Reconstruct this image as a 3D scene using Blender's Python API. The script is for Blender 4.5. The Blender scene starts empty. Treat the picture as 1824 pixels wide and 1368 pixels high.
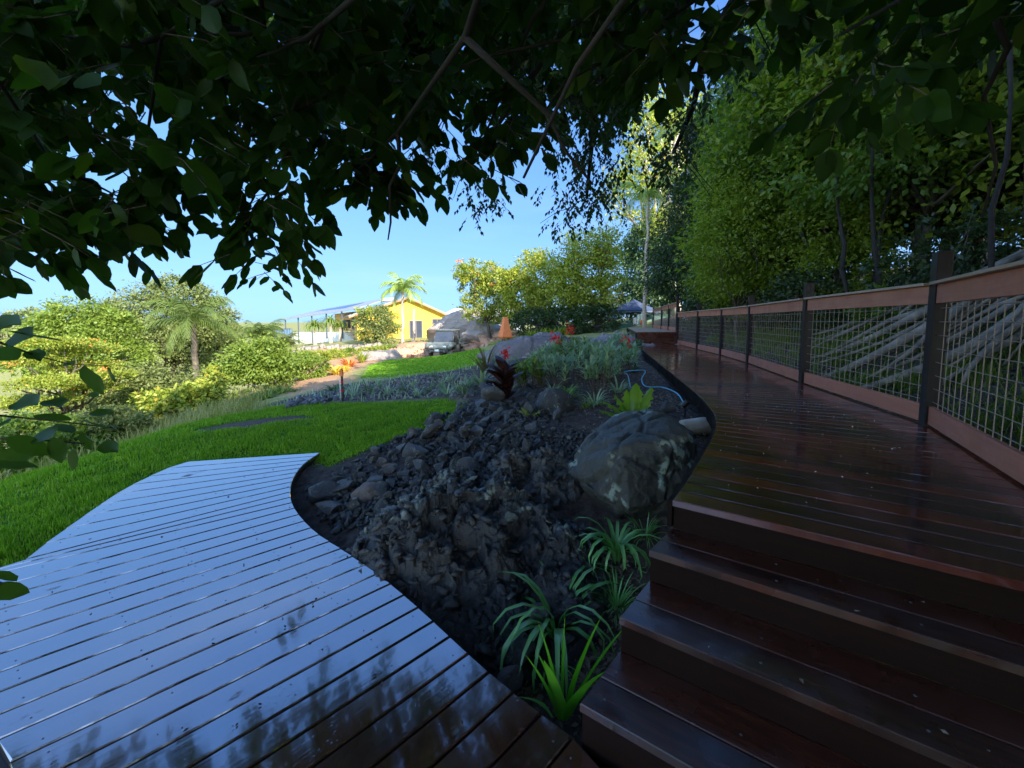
import bpy, math, random
import numpy as np
from mathutils import Vector, noise as mn

# ---------------------------------------------------------------- camera, sky, sun, exposure
SC = bpy.context.scene
F_, PX, PY, PT, CZ = 700.0, 912.0, 627.0, math.radians(4.5), 1.39
cd = bpy.data.cameras.new('camera'); cam = bpy.data.objects.new('camera', cd); SC.collection.objects.link(cam)
cam.location = (0, 0, CZ); cam.rotation_euler = (math.radians(90) - PT, 0, 0)
cd.sensor_width = 36; cd.lens = 36 * F_ / 1824; cd.shift_y = -(684 - PY) / 1824
cd.clip_start = .05; cd.clip_end = 8000
SC.camera = cam
SUN_EL, SUN_AZ = math.radians(28), math.radians(146)
w = bpy.data.worlds.new('World'); SC.world = w; w.use_nodes = True
nt = w.node_tree; sky = nt.nodes.new('ShaderNodeTexSky'); sky.sky_type = 'NISHITA'; sky.sun_disc = False
sky.sun_elevation = SUN_EL; sky.sun_rotation = SUN_AZ; sky.air_density = 1.0; sky.dust_density = .3; sky.ozone_density = 1.6
# the whole dome slightly bluer, its white horizon band toned down
def vm(op, a, b):
    nd = nt.nodes.new('ShaderNodeVectorMath'); nd.operation = op
    for sock, v in ((nd.inputs[0], a), (nd.inputs[1], b)):
        if hasattr(v, 'is_linked'): nt.links.new(v, sock)
        else: sock.default_value = v
    return nd.outputs[0]
num = vm('MULTIPLY', sky.outputs[0], (.30, .49, .89)); den = vm('ADD', vm('MULTIPLY', sky.outputs[0], (.33, .29, .31)), (1, 1, 1))
deep = vm('DIVIDE', num, den)
gm = nt.nodes.new('ShaderNodeNewGeometry'); sx = nt.nodes.new('ShaderNodeSeparateXYZ'); nt.links.new(gm.outputs['Incoming'], sx.inputs[0])
mr = nt.nodes.new('ShaderNodeMapRange'); mr.interpolation_type = 'SMOOTHSTEP'; nt.links.new(sx.outputs[1], mr.inputs[0])
mr.inputs[1].default_value = -.25; mr.inputs[2].default_value = .35; mr.inputs[3].default_value = 1; mr.inputs[4].default_value = .12
mxs = nt.nodes.new('ShaderNodeMix'); mxs.data_type = 'RGBA'; nt.links.new(mr.outputs[0], mxs.inputs[0]); nt.links.new(sky.outputs[0], mxs.inputs[6]); nt.links.new(deep, mxs.inputs[7])
# faint streaks of high cloud low in the sky
mpc = nt.nodes.new('ShaderNodeMapping'); mpc.inputs['Scale'].default_value = (1.2, 1.2, 9); nt.links.new(gm.outputs['Incoming'], mpc.inputs[0])
ncl = nt.nodes.new('ShaderNodeTexNoise'); ncl.inputs['Scale'].default_value = 1.8; ncl.inputs['Detail'].default_value = 6; nt.links.new(mpc.outputs[0], ncl.inputs[0])
rcl = nt.nodes.new('ShaderNodeMapRange'); nt.links.new(ncl.outputs[0], rcl.inputs[0]); rcl.inputs[1].default_value = .52; rcl.inputs[2].default_value = .75; rcl.inputs[3].default_value = 0; rcl.inputs[4].default_value = .10
mcl = nt.nodes.new('ShaderNodeMix'); mcl.data_type = 'RGBA'; nt.links.new(rcl.outputs[0], mcl.inputs[0]); nt.links.new(mxs.outputs[2], mcl.inputs[6]); mcl.inputs[7].default_value = (1.6, 1.75, 1.9, 1)
col = mcl.outputs[2]
nt.links.new(col, nt.nodes['Background'].inputs[0]); nt.nodes['Background'].inputs[1].default_value = .15
sd = bpy.data.lights.new('sun', 'SUN'); sd.energy = 2.4; sd.angle = math.radians(.5); sd.color = (1, .93, .8)
so = bpy.data.objects.new('sun', sd); SC.collection.objects.link(so)
sv = Vector((math.sin(SUN_AZ) * math.cos(SUN_EL), math.cos(SUN_AZ) * math.cos(SUN_EL), math.sin(SUN_EL)))
so.rotation_euler = (-sv).to_track_quat('-Z', 'Y').to_euler(); so.location = sv * 50
SC.view_settings.view_transform = 'Standard'; SC.view_settings.look = 'None'
SC.view_settings.exposure = 2.35; SC.view_settings.gamma = 1
SC.render.engine = 'CYCLES'
SC.cycles.max_bounces = 7; SC.cycles.diffuse_bounces = 4; SC.cycles.glossy_bounces = 3; SC.cycles.transmission_bounces = 4
SC.cycles.use_denoising = True

# ---------------------------------------------------------------- helpers
RS = np.random.RandomState
s_, c_ = math.sin(PT), math.cos(PT)
def ray(x, y):
    u = (x - PX) / F_; v = (y - PY) / F_
    return (u, c_ - v * s_, -(s_ + v * c_))
def Pz(x, y, z):
    r = ray(x, y); t = (z - CZ) / r[2]; return Vector((r[0] * t, r[1] * t, z))
def D(x, y, d):
    r = ray(x, y); t = d / r[1]; return Vector((r[0] * t, d, CZ + r[2] * t))
COL = SC.collection.objects
def tag(o, label=None, cat=None, group=None, kind=None):
    if label: o['label'] = label
    if cat: o['category'] = cat
    if group: o['group'] = group
    if kind: o['kind'] = kind
    return o
def thing(name, label, cat, loc=(0, 0, 0), rz=0, group=None):
    o = bpy.data.objects.new(name, None); COL.link(o); o.location = loc; o.rotation_euler = (0, 0, rz)
    o.empty_display_size = .2
    return tag(o, label, cat, group)
def mesh_np(name, V, F, mat, parent=None, smooth=False, uv=None, world=False):
    """V (n,3), F (m,k)"""
    V = np.asarray(V, dtype=np.float32); F = np.asarray(F, dtype=np.int32)
    if parent is not None and world: V = V - np.array(parent.location, dtype=np.float32)
    m = bpy.data.meshes.new(name); k = F.shape[1]
    m.vertices.add(len(V)); m.vertices.foreach_set('co', V.ravel())
    m.loops.add(F.size); m.loops.foreach_set('vertex_index', F.ravel())
    m.polygons.add(len(F)); m.polygons.foreach_set('loop_start', np.arange(0, F.size, k, dtype=np.int32))
    if smooth: m.polygons.foreach_set('use_smooth', np.ones(len(F), dtype=bool))
    m.update(calc_edges=True); m.validate()
    if uv is not None:
        l = m.uv_layers.new(name='uv'); l.data.foreach_set('uv', np.asarray(uv, dtype=np.float32)[F.ravel()].ravel())
    if mat: m.materials.append(mat)
    o = bpy.data.objects.new(name, m); COL.link(o)
    if parent is not None: o.parent = parent
    return o
class MB:
    def __init__(s): s.v = []; s.f = []; s.uv = []
    def add(s, vs, fs, uv=None):
        b = len(s.v); s.v += [tuple(v) for v in vs]; s.f += [tuple(i + b for i in f) for f in fs]
        s.uv += list(uv) if uv else [(v[0], v[1]) for v in vs]
    def box(s, c, size, rz=0, ry=0, rx=0):
        from mathutils import Euler
        R = Euler((rx, ry, rz)).to_matrix(); c = Vector(c); h = Vector(size) / 2
        vs = [c + R @ Vector((x * h.x, y * h.y, z * h.z)) for z in (-1, 1) for x, y in ((-1, -1), (1, -1), (1, 1), (-1, 1))]
        L = max(size)
        s.add(vs, [(3, 2, 1, 0), (4, 5, 6, 7), (0, 1, 5, 4), (1, 2, 6, 5), (2, 3, 7, 6), (3, 0, 4, 7)])
    def beam(s, a, b, w, h, up=Vector((0, 0, 1))):
        a = Vector(a); b = Vector(b); d = (b - a); L = d.length; d = d / L
        x = d.cross(up).normalized() * w / 2; z = x.cross(d).normalized() * h / 2
        vs = [p + sx * x + sz * z for p in (a, b) for sx, sz in ((-1, -1), (1, -1), (1, 1), (-1, 1))]
        uv = [(0, 0), (0, w), (0, w + h), (0, -h), (L, 0), (L, w), (L, w + h), (L, -h)]
        s.add(vs, [(0, 1, 2, 3), (7, 6, 5, 4), (0, 4, 5, 1), (1, 5, 6, 2), (2, 6, 7, 3), (3, 7, 4, 0)], uv)
    def tube(s, pts, rad, n=7, cap=True):
        pts = [Vector(p) for p in pts]; k = len(pts)
        rad = [float(q) for q in rad] if hasattr(rad, '__len__') else [rad] * k
        vs = []; px = None
        for i, p in enumerate(pts):
            t = (pts[min(i + 1, k - 1)] - pts[max(i - 1, 0)]).normalized()
            if px is None: px = t.orthogonal().normalized()
            px = (px - t * px.dot(t))
            px = px.normalized() if px.length > 1e-6 else t.orthogonal().normalized()
            py = t.cross(px)
            vs += [p + rad[i] * (math.cos(a) * px + math.sin(a) * py) for a in [2 * math.pi * j / n for j in range(n)]]
        fs = [(i * n + j, i * n + (j + 1) % n, (i + 1) * n + (j + 1) % n, (i + 1) * n + j) for i in range(k - 1) for j in range(n)]
        if cap: fs += [tuple(range(n - 1, -1, -1)), tuple((k - 1) * n + j for j in range(n))]
        s.add(vs, fs)
    def lathe(s, c, prof, n=16, axis='z'):
        vs = []
        for r, h in prof:
            for j in range(n):
                a = 2 * math.pi * j / n; x, y = r * math.cos(a), r * math.sin(a)
                vs.append((c[0] + x, c[1] + y, c[2] + h) if axis == 'z' else ((c[0] + h, c[1] + x, c[2] + y) if axis == 'x' else (c[0] + x, c[1] + h, c[2] + y)))
        fs = [(i * n + j, i * n + (j + 1) % n, (i + 1) * n + (j + 1) % n, (i + 1) * n + j) for i in range(len(prof) - 1) for j in range(n)]
        fs += [tuple(range(n - 1, -1, -1)), tuple((len(prof) - 1) * n + j for j in range(n))]
        s.add(vs, fs)
    def build(s, name, mat, parent=None, world=False, smooth=False, bevel=0):
        m = bpy.data.meshes.new(name); vs = s.v
        if parent is not None and world:
            M = parent.matrix_basis.inverted(); vs = [M @ Vector(v) for v in vs]
        m.from_pydata([tuple(v) for v in vs], [], s.f); m.update()
        l = m.uv_layers.new(name='uv')
        idx = np.zeros(len(m.loops), dtype=np.int32); m.loops.foreach_get('vertex_index', idx)
        l.data.foreach_set('uv', np.array(s.uv, dtype=np.float32)[idx].ravel())
        if smooth: m.polygons.foreach_set('use_smooth', np.ones(len(m.polygons), dtype=bool))
        m.materials.append(mat); o = bpy.data.objects.new(name, m); COL.link(o)
        if parent is not None: o.parent = parent
        if bevel:
            b = o.modifiers.new('bevel', 'BEVEL'); b.width = bevel; b.segments = 2; b.limit_method = 'ANGLE'
        return o
def copy_tree(o, parent=None):
    c = o.copy(); COL.link(c)
    if parent is not None: c.parent = parent
    for ch in list(o.children): copy_tree(ch, c)
    return c

# ---------------------------------------------------------------- materials
class NT:
    def __init__(s, name):
        s.m = bpy.data.materials.new(name); s.m.use_nodes = True; s.t = s.m.node_tree
        s.p = s.t.nodes['Principled BSDF']; s.out = s.t.nodes['Material Output']
    def n(s, typ, **kw):
        nd = s.t.nodes.new('ShaderNode' + typ)
        for k, v in kw.items():
            if k.startswith('_'): setattr(nd, k[1:], v)
            else:
                key = k.replace('__', ' ')
                nd.inputs[int(key[1:]) if key[0] == 'i' and key[1:].isdigit() else key].default_value = v
        return nd
    def l(s, a, b): s.t.links.new(a, b)
    def noise(s, vec, scale, detail=4, rough=.55):
        nd = s.n('TexNoise', Scale=scale, Detail=detail, Roughness=rough)
        if vec is not None: s.l(vec, nd.inputs['Vector'])
        return nd.outputs[0]
    def mapr(s, f, a, b, c=0., d=1.):
        nd = s.n('MapRange', i1=a, i2=b, i3=c, i4=d); s.l(f, nd.inputs[0]); return nd.outputs[0]
    def mix(s, f, a, b, mode='MIX'):
        nd = s.t.nodes.new('ShaderNodeMix'); nd.data_type = 'RGBA'; nd.blend_type = mode
        for sock, v in ((nd.inputs[0], f), (nd.inputs[6], a), (nd.inputs[7], b)):
            if hasattr(v, 'is_linked'): s.l(v, sock)
            elif isinstance(v, (int, float)): sock.default_value = v
            else: sock.default_value = (*v[:3], 1)
        return nd.outputs[2]
    def mul(s, a, b, op='MULTIPLY'):
        nd = s.t.nodes.new('ShaderNodeMath'); nd.operation = op
        for sock, v in ((nd.inputs[0], a), (nd.inputs[1], b)):
            if hasattr(v, 'is_linked'): s.l(v, sock)
            else: sock.default_value = v
        return nd.outputs[0]
    def bump(s, h, strength, dist):
        nd = s.n('Bump', Strength=strength, Distance=dist); s.l(h, nd.inputs['Height']); s.l(nd.outputs[0], s.p.inputs['Normal']); return nd
    def obj(s): return s.n('TexCoord').outputs['Object']
    def isl(s): return s.n('NewGeometry').outputs['Random Per Island']
def plain(name, col, rough=.6, metal=0., var=.12, scale=8, bump=0, spec=.5):
    t = NT(name); n = t.noise(t.obj(), scale, 5)
    c = t.mix(t.mapr(n, .3, .7), [x * (1 - var) for x in col], [min(1, x * (1 + var)) for x in col]); t.l(c, t.p.inputs['Base Color'])
    t.p.inputs['Roughness'].default_value = rough; t.p.inputs['Metallic'].default_value = metal
    t.p.inputs['Specular IOR Level'].default_value = spec
    if bump: t.bump(t.noise(t.obj(), scale * 4, 6), bump, .02)
    return t.m
def leaf(name, c1, c2, tr=.35, rough=.45, c3=None, spec=.4):
    """leaf surface: two tones by leaf, lets light through"""
    t = NT(name); r = t.isl(); n = t.noise(t.obj(), .9, 2)
    c = t.mix(t.mapr(r, 0, 1), c1, c2)
    if c3: c = t.mix(t.mapr(r, .93, .97), c, c3)
    c = t.mix(t.mapr(n, .35, .65), c, t.mix(.5, c, c2))
    t.l(c, t.p.inputs['Base Color']); t.p.inputs['Roughness'].default_value = rough; t.p.inputs['Specular IOR Level'].default_value = spec
    tl = t.n('BsdfTranslucent'); t.l(t.mix(1., c, (1.0, 1.25, .55), 'MULTIPLY'), tl.inputs[0])
    mx = t.n('MixShader', i0=tr); t.l(t.p.outputs[0], mx.inputs[1]); t.l(tl.outputs[0], mx.inputs[2]); t.l(mx.outputs[0], t.out.inputs[0])
    return t.m
def wood(name, cols, rlo, rhi, ior, bump=.25, wscale=1.2, coat=0., gs=(1.2, 22), dry=0):
    t = NT(name); uv = t.n('TexCoord').outputs['UV']; r = t.isl()
    mp = t.n('Mapping'); mp.inputs['Scale'].default_value = (gs[0], gs[1], 1); t.l(uv, mp.inputs[0])
    off = t.n('CombineXYZ'); t.l(t.mul(r, 50.), off.inputs[0]); t.l(t.mul(r, 31.), off.inputs[2]); t.l(off.outputs[0], mp.inputs['Location'])
    g = t.noise(mp.outputs[0], 2.2, 8, .65)
    c = t.mix(t.mapr(r, .25, .75), cols[0], cols[1])
    c = t.mix(t.mul(t.mapr(g, .42, .8), .7), c, cols[2])
    st = t.noise(t.obj(), 1.7, 4); c = t.mix(t.mul(t.mapr(st, .5, .7), .35), c, cols[3])
    t.l(c, t.p.inputs['Base Color'])
    wn = t.noise(t.obj(), wscale * 3, 3); f = t.n('NewGeometry')
    wf = t.mapr(wn, .42, .62); wf2 = t.mapr(r, 0, 1, -.25, .25)
    t.l(t.mapr(t.mul(wf, wf2, 'ADD'), 0, 1, rlo, rhi), t.p.inputs['Roughness'])
    t.p.inputs['IOR'].default_value = ior
    if dry:
        m2 = t.n('Mapping'); m2.inputs['Scale'].default_value = (2.6, 5, 1); t.l(uv, m2.inputs[0]); t.l(off.outputs[0], m2.inputs['Location'])
        dm = t.mapr(t.noise(m2.outputs[0], 1.0, 5, .6), dry, dry + .05)
        t.l(t.mapr(dm, 0, 1, ior, 1.5), t.p.inputs['IOR']); t.l(t.mul(t.mapr(dm, 0, 1, 1, 0), coat), t.p.inputs['Coat Weight'])
        t.l(t.mul(t.mapr(t.mul(wf, wf2, 'ADD'), 0, 1, rlo, rhi), t.mul(dm, .3), 'ADD'), t.p.inputs['Roughness'])
    if coat and not dry: t.p.inputs['Coat Weight'].default_value = coat
    if coat: t.p.inputs['Coat Roughness'].default_value = rlo; t.p.inputs['Coat IOR'].default_value = 1.9
    drops = t.n('TexVoronoi', Scale=60.); t.l(t.obj(), drops.inputs['Vector'])
    dd = t.mul(t.mapr(drops.outputs[0], .0, .28, 1, 0), t.mapr(t.noise(t.obj(), 7, 2), .55, .7))
    h = t.mul(t.mul(g, .4), t.mul(dd, .5), 'ADD'); t.bump(h, bump, .004)
    return t.m
M = {}
M['deck'] = wood('wet_deck_board', ((.085, .028, .018), (.045, .02, .016), (.13, .05, .03), (.04, .017, .015)), .035, .11, 3.9, .2, coat=1., dry=.665)
M['walk'] = wood('wet_walkway_board', ((.15, .030, .016), (.030, .012, .010), (.2, .06, .03), (.016, .009, .008)), .06, .26, 1.8, .25)
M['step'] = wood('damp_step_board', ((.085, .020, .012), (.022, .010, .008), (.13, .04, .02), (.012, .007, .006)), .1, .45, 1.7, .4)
M['riser'] = wood('shade_dark_riser_board', ((.009, .004, .0035), (.005, .003, .003), (.018, .007, .005), (.004, .003, .003)), .5, .7, 1.2, .4)  # step timber taken near black: the risers' shade is in the colour
M['railwood'] = wood('red_rail_timber', ((.36, .13, .08), (.29, .11, .07), (.45, .19, .12), (.24, .10, .08)), .4, .7, 1.45, .3)
M['cap'] = wood('weathered_cap_timber', ((.36, .26, .19), (.30, .22, .17), (.42, .31, .23), (.24, .19, .16)), .4, .7, 1.45, .3)
M['post'] = wood('dark_post_timber', ((.020, .016, .018), (.014, .012, .014), (.035, .03, .032), (.012, .010, .010)), .35, .5, 1.22, .3, gs=(1.2, 30))
M['pine'] = wood('pale_pine', ((.30, .2, .09), (.26, .17, .08), (.36, .26, .12), (.2, .14, .07)), .5, .8, 1.45, .3)
M['wire'] = plain('rusty_wire', (.26, .20, .16), .5, .3)
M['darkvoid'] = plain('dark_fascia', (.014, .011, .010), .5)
M['soil'] = plain('soil', (.05, .035, .028), .95, bump=.5)
M['bark'] = plain('bark', (.10, .08, .06), .9, var=.5, scale=6, bump=.6)
M['darkbark'] = plain('dark_bark', (.028, .022, .018), .9, var=.4, scale=8)
M['palebark'] = plain('pale_bark', (.52, .45, .38), .8, var=.3, scale=5, bump=.3)
M['rootbark'] = plain('root_bark', (.19, .165, .13), .9, var=.6, scale=3.5, bump=1.)
M['palmbark'] = plain('palm_bark', (.42, .34, .27), .85, var=.3, scale=12, bump=.4)
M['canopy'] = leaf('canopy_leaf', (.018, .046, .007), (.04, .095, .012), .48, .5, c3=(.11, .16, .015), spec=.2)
M['fine'] = leaf('fine_leaf', (.03, .065, .022), (.06, .11, .03), .35, .45)
M['near'] = leaf('near_leaf', (.035, .085, .012), (.07, .14, .02), .45, .4, spec=.3)
M['f_dark'] = leaf('forest_leaf_dark', (.030, .055, .020), (.055, .09, .028), .3, .35)
M['f_mid'] = leaf('forest_leaf_mid', (.08, .15, .022), (.15, .22, .03), .48, .4)
M['f_yel'] = leaf('forest_leaf_yellow', (.16, .23, .02), (.28, .32, .035), .5, .4)
M['f_blue'] = leaf('bluegreen_leaf', (.06, .115, .045), (.12, .19, .08), .3, .4)
M['b_yel'] = leaf('yellow_green_leaf', (.24, .30, .035), (.42, .43, .06), .4, .5, c3=(.5, .3, .06))
M['b_olive'] = leaf('olive_leaf', (.12, .155, .04), (.2, .23, .07), .3, .5)
M['b_green'] = leaf('bright_leaf', (.11, .19, .025), (.22, .28, .04), .35, .5)
M['b_lime'] = leaf('lime_leaf', (.20, .27, .03), (.36, .39, .06), .35, .5, c3=(.55, .35, .06))
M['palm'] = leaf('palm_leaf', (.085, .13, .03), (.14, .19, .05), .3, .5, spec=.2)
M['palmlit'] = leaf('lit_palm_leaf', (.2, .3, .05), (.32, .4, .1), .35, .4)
M['grass'] = leaf('grass_blade', (.11, .25, .012), (.25, .44, .03), .4, .5, c3=(.3, .32, .07))
M['drygrass'] = leaf('dry_grass', (.2, .22, .06), (.34, .33, .13), .3, .6)
M['strap'] = leaf('strap_leaf', (.10, .34, .07), (.26, .52, .2), .35, .25, spec=.7)
M['iris'] = leaf('sword_leaf', (.12, .36, .02), (.18, .46, .04), .5, .3)
M['varieg'] = leaf('variegated_leaf', (.15, .22, .12), (.34, .42, .27), .3, .4)
M['purple'] = leaf('purple_leaf', (.035, .014, .016), (.075, .026, .024), .3, .3)
M['bronze'] = leaf('bronze_leaf', (.11, .09, .045), (.15, .13, .06), .3, .4)
M['silver'] = leaf('silver_leaf', (.19, .32, .17), (.36, .48, .33), .3, .5)
M['canna'] = leaf('canna_leaf', (.12, .25, .04), (.2, .34, .06), .4, .3)
M['red'] = leaf('red_petal', (.65, .012, .02), (.8, .03, .03), .3, .5)
M['orangeleaf'] = leaf('orange_leaf', (.7, .2, .06), (.8, .34, .08), .3, .5)
M['yellowleaf'] = leaf('golden_leaf', (.7, .45, .05), (.75, .6, .1), .3, .5)
M['orange'] = plain('orange_steel', (.75, .2, .06), .7, var=.1)
M['white'] = plain('white_paint', (.8, .78, .72), .6, var=.05)
M['yellow'] = plain('yellow_render', (.84, .54, .06), .8, var=.04, scale=2)
M['tan'] = plain('shaded_yellow_render', (.66, .42, .17), .8, var=.05, scale=2)  # the yellow render again, with the walls' shade put into its colour
M['roof'] = plain('grey_roofing', (.24, .26, .31), .5, var=.06)
M['panel'] = plain('solar_glass', (.03, .04, .08), .2)
M['timber_trim'] = plain('brown_fascia', (.35, .2, .11), .7)
M['steel'] = plain('dark_steel', (.10, .12, .16), .5, .3)
M['glass'] = plain('dark_window', (.05, .06, .08), .08)
M['bluerail'] = plain('blue_glass_panel', (.2, .33, .5), .15)
M['winframe'] = plain('window_frame', (.16, .13, .12), .5)
M['utv'] = plain('grey_green_plastic', (.17, .19, .165), .45, var=.2)
M['utvdark'] = plain('black_plastic', (.05, .05, .05), .5)
M['tyre'] = plain('dusty_tyre', (.12, .09, .075), .9, var=.3)
M['rim'] = plain('grey_rim', (.3, .29, .27), .4, .6)
M['lens'] = plain('lamp_lens', (.75, .75, .72), .15)
M['navy'] = plain('navy_canvas', (.055, .075, .14), .7, var=.1)
M['tarp'] = plain('green_tarpaulin', (.05, .13, .10), .6)
M['shirt1'] = plain('blue_cloth', (.25, .38, .55), .9, var=.3)
M['shirt2'] = plain('pink_cloth', (.7, .35, .3), .9, var=.2)
M['pale'] = plain('pale_cloth', (.6, .66, .5), .9, var=.3)
M['hose'] = plain('blue_hose', (.12, .42, .62), .4)
M['black'] = plain('black_plastic_stake', (.012, .012, .013), .4)
M['litter'] = leaf('dry_litter', (.11, .085, .06), (.26, .21, .16), .1, .8)
M['stone'] = plain('gazebo_pole', (.5, .52, .55), .4, .3)
def rockmat(name, a, b, lich, amt=.62, rough=(.45, .8), bd=.035, bs=9):
    t = NT(name); o = t.obj(); n = t.noise(o, bs * .45, 10, .72); ri = t.n('ObjectInfo').outputs['Random']
    c = t.mix(t.mapr(n, .3, .7), a, b); c = t.mix(t.mul(ri, .7), c, [x * 1.7 for x in b])
    v = t.n('TexVoronoi', Scale=5.); t.l(t.n('TexCoord').outputs['Object'], v.inputs['Vector'])
    ln = t.mul(t.mapr(t.noise(o, 14, 5), .5, .56), t.mapr(t.noise(o, 2.4, 3), amt - .04, amt + .05))
    c = t.mix(ln, c, lich); t.l(c, t.p.inputs['Base Color'])
    t.l(t.mapr(n, .3, .7, rough[0], rough[1]), t.p.inputs['Roughness'])
    t.bump(t.mul(t.noise(o, bs, 10, .7), t.mul(t.noise(o, bs * 5, 5), .25), 'ADD'), .95, bd)
    return t.m
M['rock'] = rockmat('dark_basalt', (.009, .0095, .011), (.070, .070, .074), (.24, .28, .26), .58, (.3, .65))
M['bedrock'] = rockmat('black_bedrock', (.005, .005, .006), (.022, .0235, .028), (.16, .2, .18), .60, (.25, .6))
M['boulder'] = rockmat('lichen_boulder', (.008, .009, .008), (.045, .047, .043), (.28, .36, .31), .56, (.35, .7), bs=6)
M['greyrock'] = rockmat('grey_rock', (.06, .052, .055), (.18, .155, .16), (.32, .32, .3), .6, bd=.12, bs=4)
M['farrock'] = rockmat('brown_rock', (.10, .08, .075), (.32, .26, .22), (.4, .36, .32), .6, bd=.3, bs=2)
M['redrock'] = rockmat('red_rock', (.36, .17, .09), (.55, .3, .18), (.6, .42, .3), .6, bd=.2, bs=3)

# ---------------------------------------------------------------- terrain
TP = np.array([(-.5, .5, -.35), (-1.2, 1.8, -.3), (-2.3, 3, -.22), (-3.2, 4, -.05), (-3.6, 2.6, -.15), (-4, 3.2, -.15), (-3.6, 4, -.08), (-2.5, 4.5, -.03),
 (-2.6, 5.5, -.03), (-4.5, 5.2, -.12), (-1.6, 4.5, -.03), (-1, 5.3, 0), (-2.5, 6.6, -.08), (-.8, 6.4, .02), (-5.1, 3.9, -.2), (-5.1, 5.2, -.2), (-5, 6.1, -.2),
 (-3.9, 7, -.12), (-7, 4, -1.3), (-8, 6, -1.7), (-8.7, 10, -1.15), (-6.4, 8.4, -.75), (-10, 8, -2.2), (-12, 12, -2.2), (-15, 18, -2.8), (-8.7, 16, -1.1), (-9.6, 19, -1.15),
 (-9.8, 22, -1.1), (-9.7, 26, -1.15), (-13, 26, -1.5), (-17.5, 33, -1.0), (-10.4, 38, -1.2), (-4.6, 29, -1.4), (-10, 46, -.6), (-17, 44, -.7), (-21.7, 52, -1.2), (-32, 58, -1.9),
 (-.4, 25, .1), (-2.4, 32, 0), (-1.8, 20, -.55), (-4.1, 13.5, -.47), (-1.8, 14, -.37), (-3.75, 9, -.26), (-1.85, 8.5, -.17), (-.7, 8, .12), (.46, 8.5, .44), (1.8, 9, .52),
 (1.5, 12, .72), (-.2, 12, .3), (4, 15, .57), (8.6, 32, .6), (2.5, 20, .7), (1.5, 28, .3), (2.4, 7, .42), (1.85, 4.2, .40), (1.34, 5, .42), (1.03, 5.2, .38), (.55, 4.4, .32),
 (.1, 4.2, .25), (-.36, 4.1, .16), (-.93, 4.3, .1), (-1.24, 4.1, .03), (-1.36, 3.5, -.04), (-1.38, 3.1, -.06), (-1.2, 2.7, -.1), (-.69, 3, .04), (-.26, 2.9, .08), (.16, 3, .15),
 (-.75, 2.3, .0), (-.27, 2.3, .0), (.1, 2.4, -.05), (-.3, 1.75, -.3), (0, 1.75, -.35), (.2, 1.6, -.35), (.35, 1.9, -.25), (.45, 2.2, -.12), (.6, 2.3, -.1), (.1, 2.05, -.3),
 (1.2, 2, -.1), (1.8, 2.6, .05), (1.3, 3.1, .25), (2.2, 3.5, .25), (3, 4, .25), (3.2, 6, .3), (3.9, 8.5, .3), (4.2, 11, .3), (4.6, 12, .32), (5.2, 13.9, .3), (4.5, 9.6, .3), (6.5, 18, .6), (7, 22, .7),
 (4.6, 3.5, .7), (4.9, 5.5, .55), (6, 5, 1.2), (5.9, 8.5, .8), (8, 6, 1.9), (8, 10, 1.5), (7.9, 14, 1.2), (12, 10, 2.6), (10, 20, 1.5), (20, 12, 4.5), (20, 30, 4), (30, 10, 6),
 (3.6, 1.8, .6), (5, 0, 1), (8, 0, 2), (12, -5, 3), (20, -15, 4), (0, -2, -.3), (-4, 0, -.35), (-3, -4, -.3), (5, -6, .5), (-10, -5, -1.5), (-12, 2, -2.5), (-20, 10, -3.6),
 (-30, 30, -4.5), (-40, 60, -4), (0, 50, -.4), (0, 80, -1), (-40, 100, -6), (40, 80, 4), (-80, 60, -12), (-80, -40, -10), (40, -40, 5)])
def _tps():
    n = len(TP); d = np.hypot(TP[:, None, 0] - TP[None, :, 0], TP[:, None, 1] - TP[None, :, 1])
    K = d * np.sqrt(d + .3); K = -d
    A = np.zeros((n + 3, n + 3)); A[:n, :n] = K - np.eye(n) * .04; A[:n, n] = 1; A[:n, n + 1:] = TP[:, :2]; A[n:, :n] = A[:n, n:].T
    b = np.zeros(n + 3); b[:n] = TP[:, 2]; return np.linalg.solve(A, b)
TW = _tps()
def Hf(x, y):
    x = np.asarray(x, float); y = np.asarray(y, float); sh = x.shape; x = x.ravel(); y = y.ravel(); out = np.zeros(len(x))
    for i in range(0, len(x), 20000):
        X, Y = x[i:i + 20000], y[i:i + 20000]; d = np.sqrt((X[:, None] - TP[None, :, 0]) ** 2 + (Y[:, None] - TP[None, :, 1]) ** 2 + .02)
        z = -(d @ TW[:len(TP)]) + TW[-3] + TW[-2] * X + TW[-1] * Y
        r = np.hypot(X, Y); t = np.clip((r - 80) / 150, 0, 1); out[i:i + 20000] = z * (1 - t) - 12 * t
    return out.reshape(sh)
def H(x, y): return float(Hf(np.array([x]), np.array([y]))[0])
def G(px, py, dmax=120):
    """first terrain point met looking from the eye towards a point of the photo"""
    r = ray(px, py); t = np.concatenate([np.arange(1.0, 12, .02), np.arange(12, dmax, .1)])
    z = CZ + r[2] / r[1] * t; h = Hf(r[0] / r[1] * t, t); k = np.argmax(z < h)
    if not (z < h).any(): k = len(t) - 1
    return Vector((r[0] / r[1] * t[k], t[k], h[k]))
def inpoly(x, y, poly):
    x = np.asarray(x); y = np.asarray(y); r = np.zeros(x.shape, bool); n = len(poly)
    for i in range(n):
        x1, y1 = poly[i]; x2, y2 = poly[(i + 1) % n]
        c = ((y1 > y) != (y2 > y)) & (x < (x2 - x1) * (y - y1) / ((y2 - y1) or 1e-9) + x1); r ^= c
    return r
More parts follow.
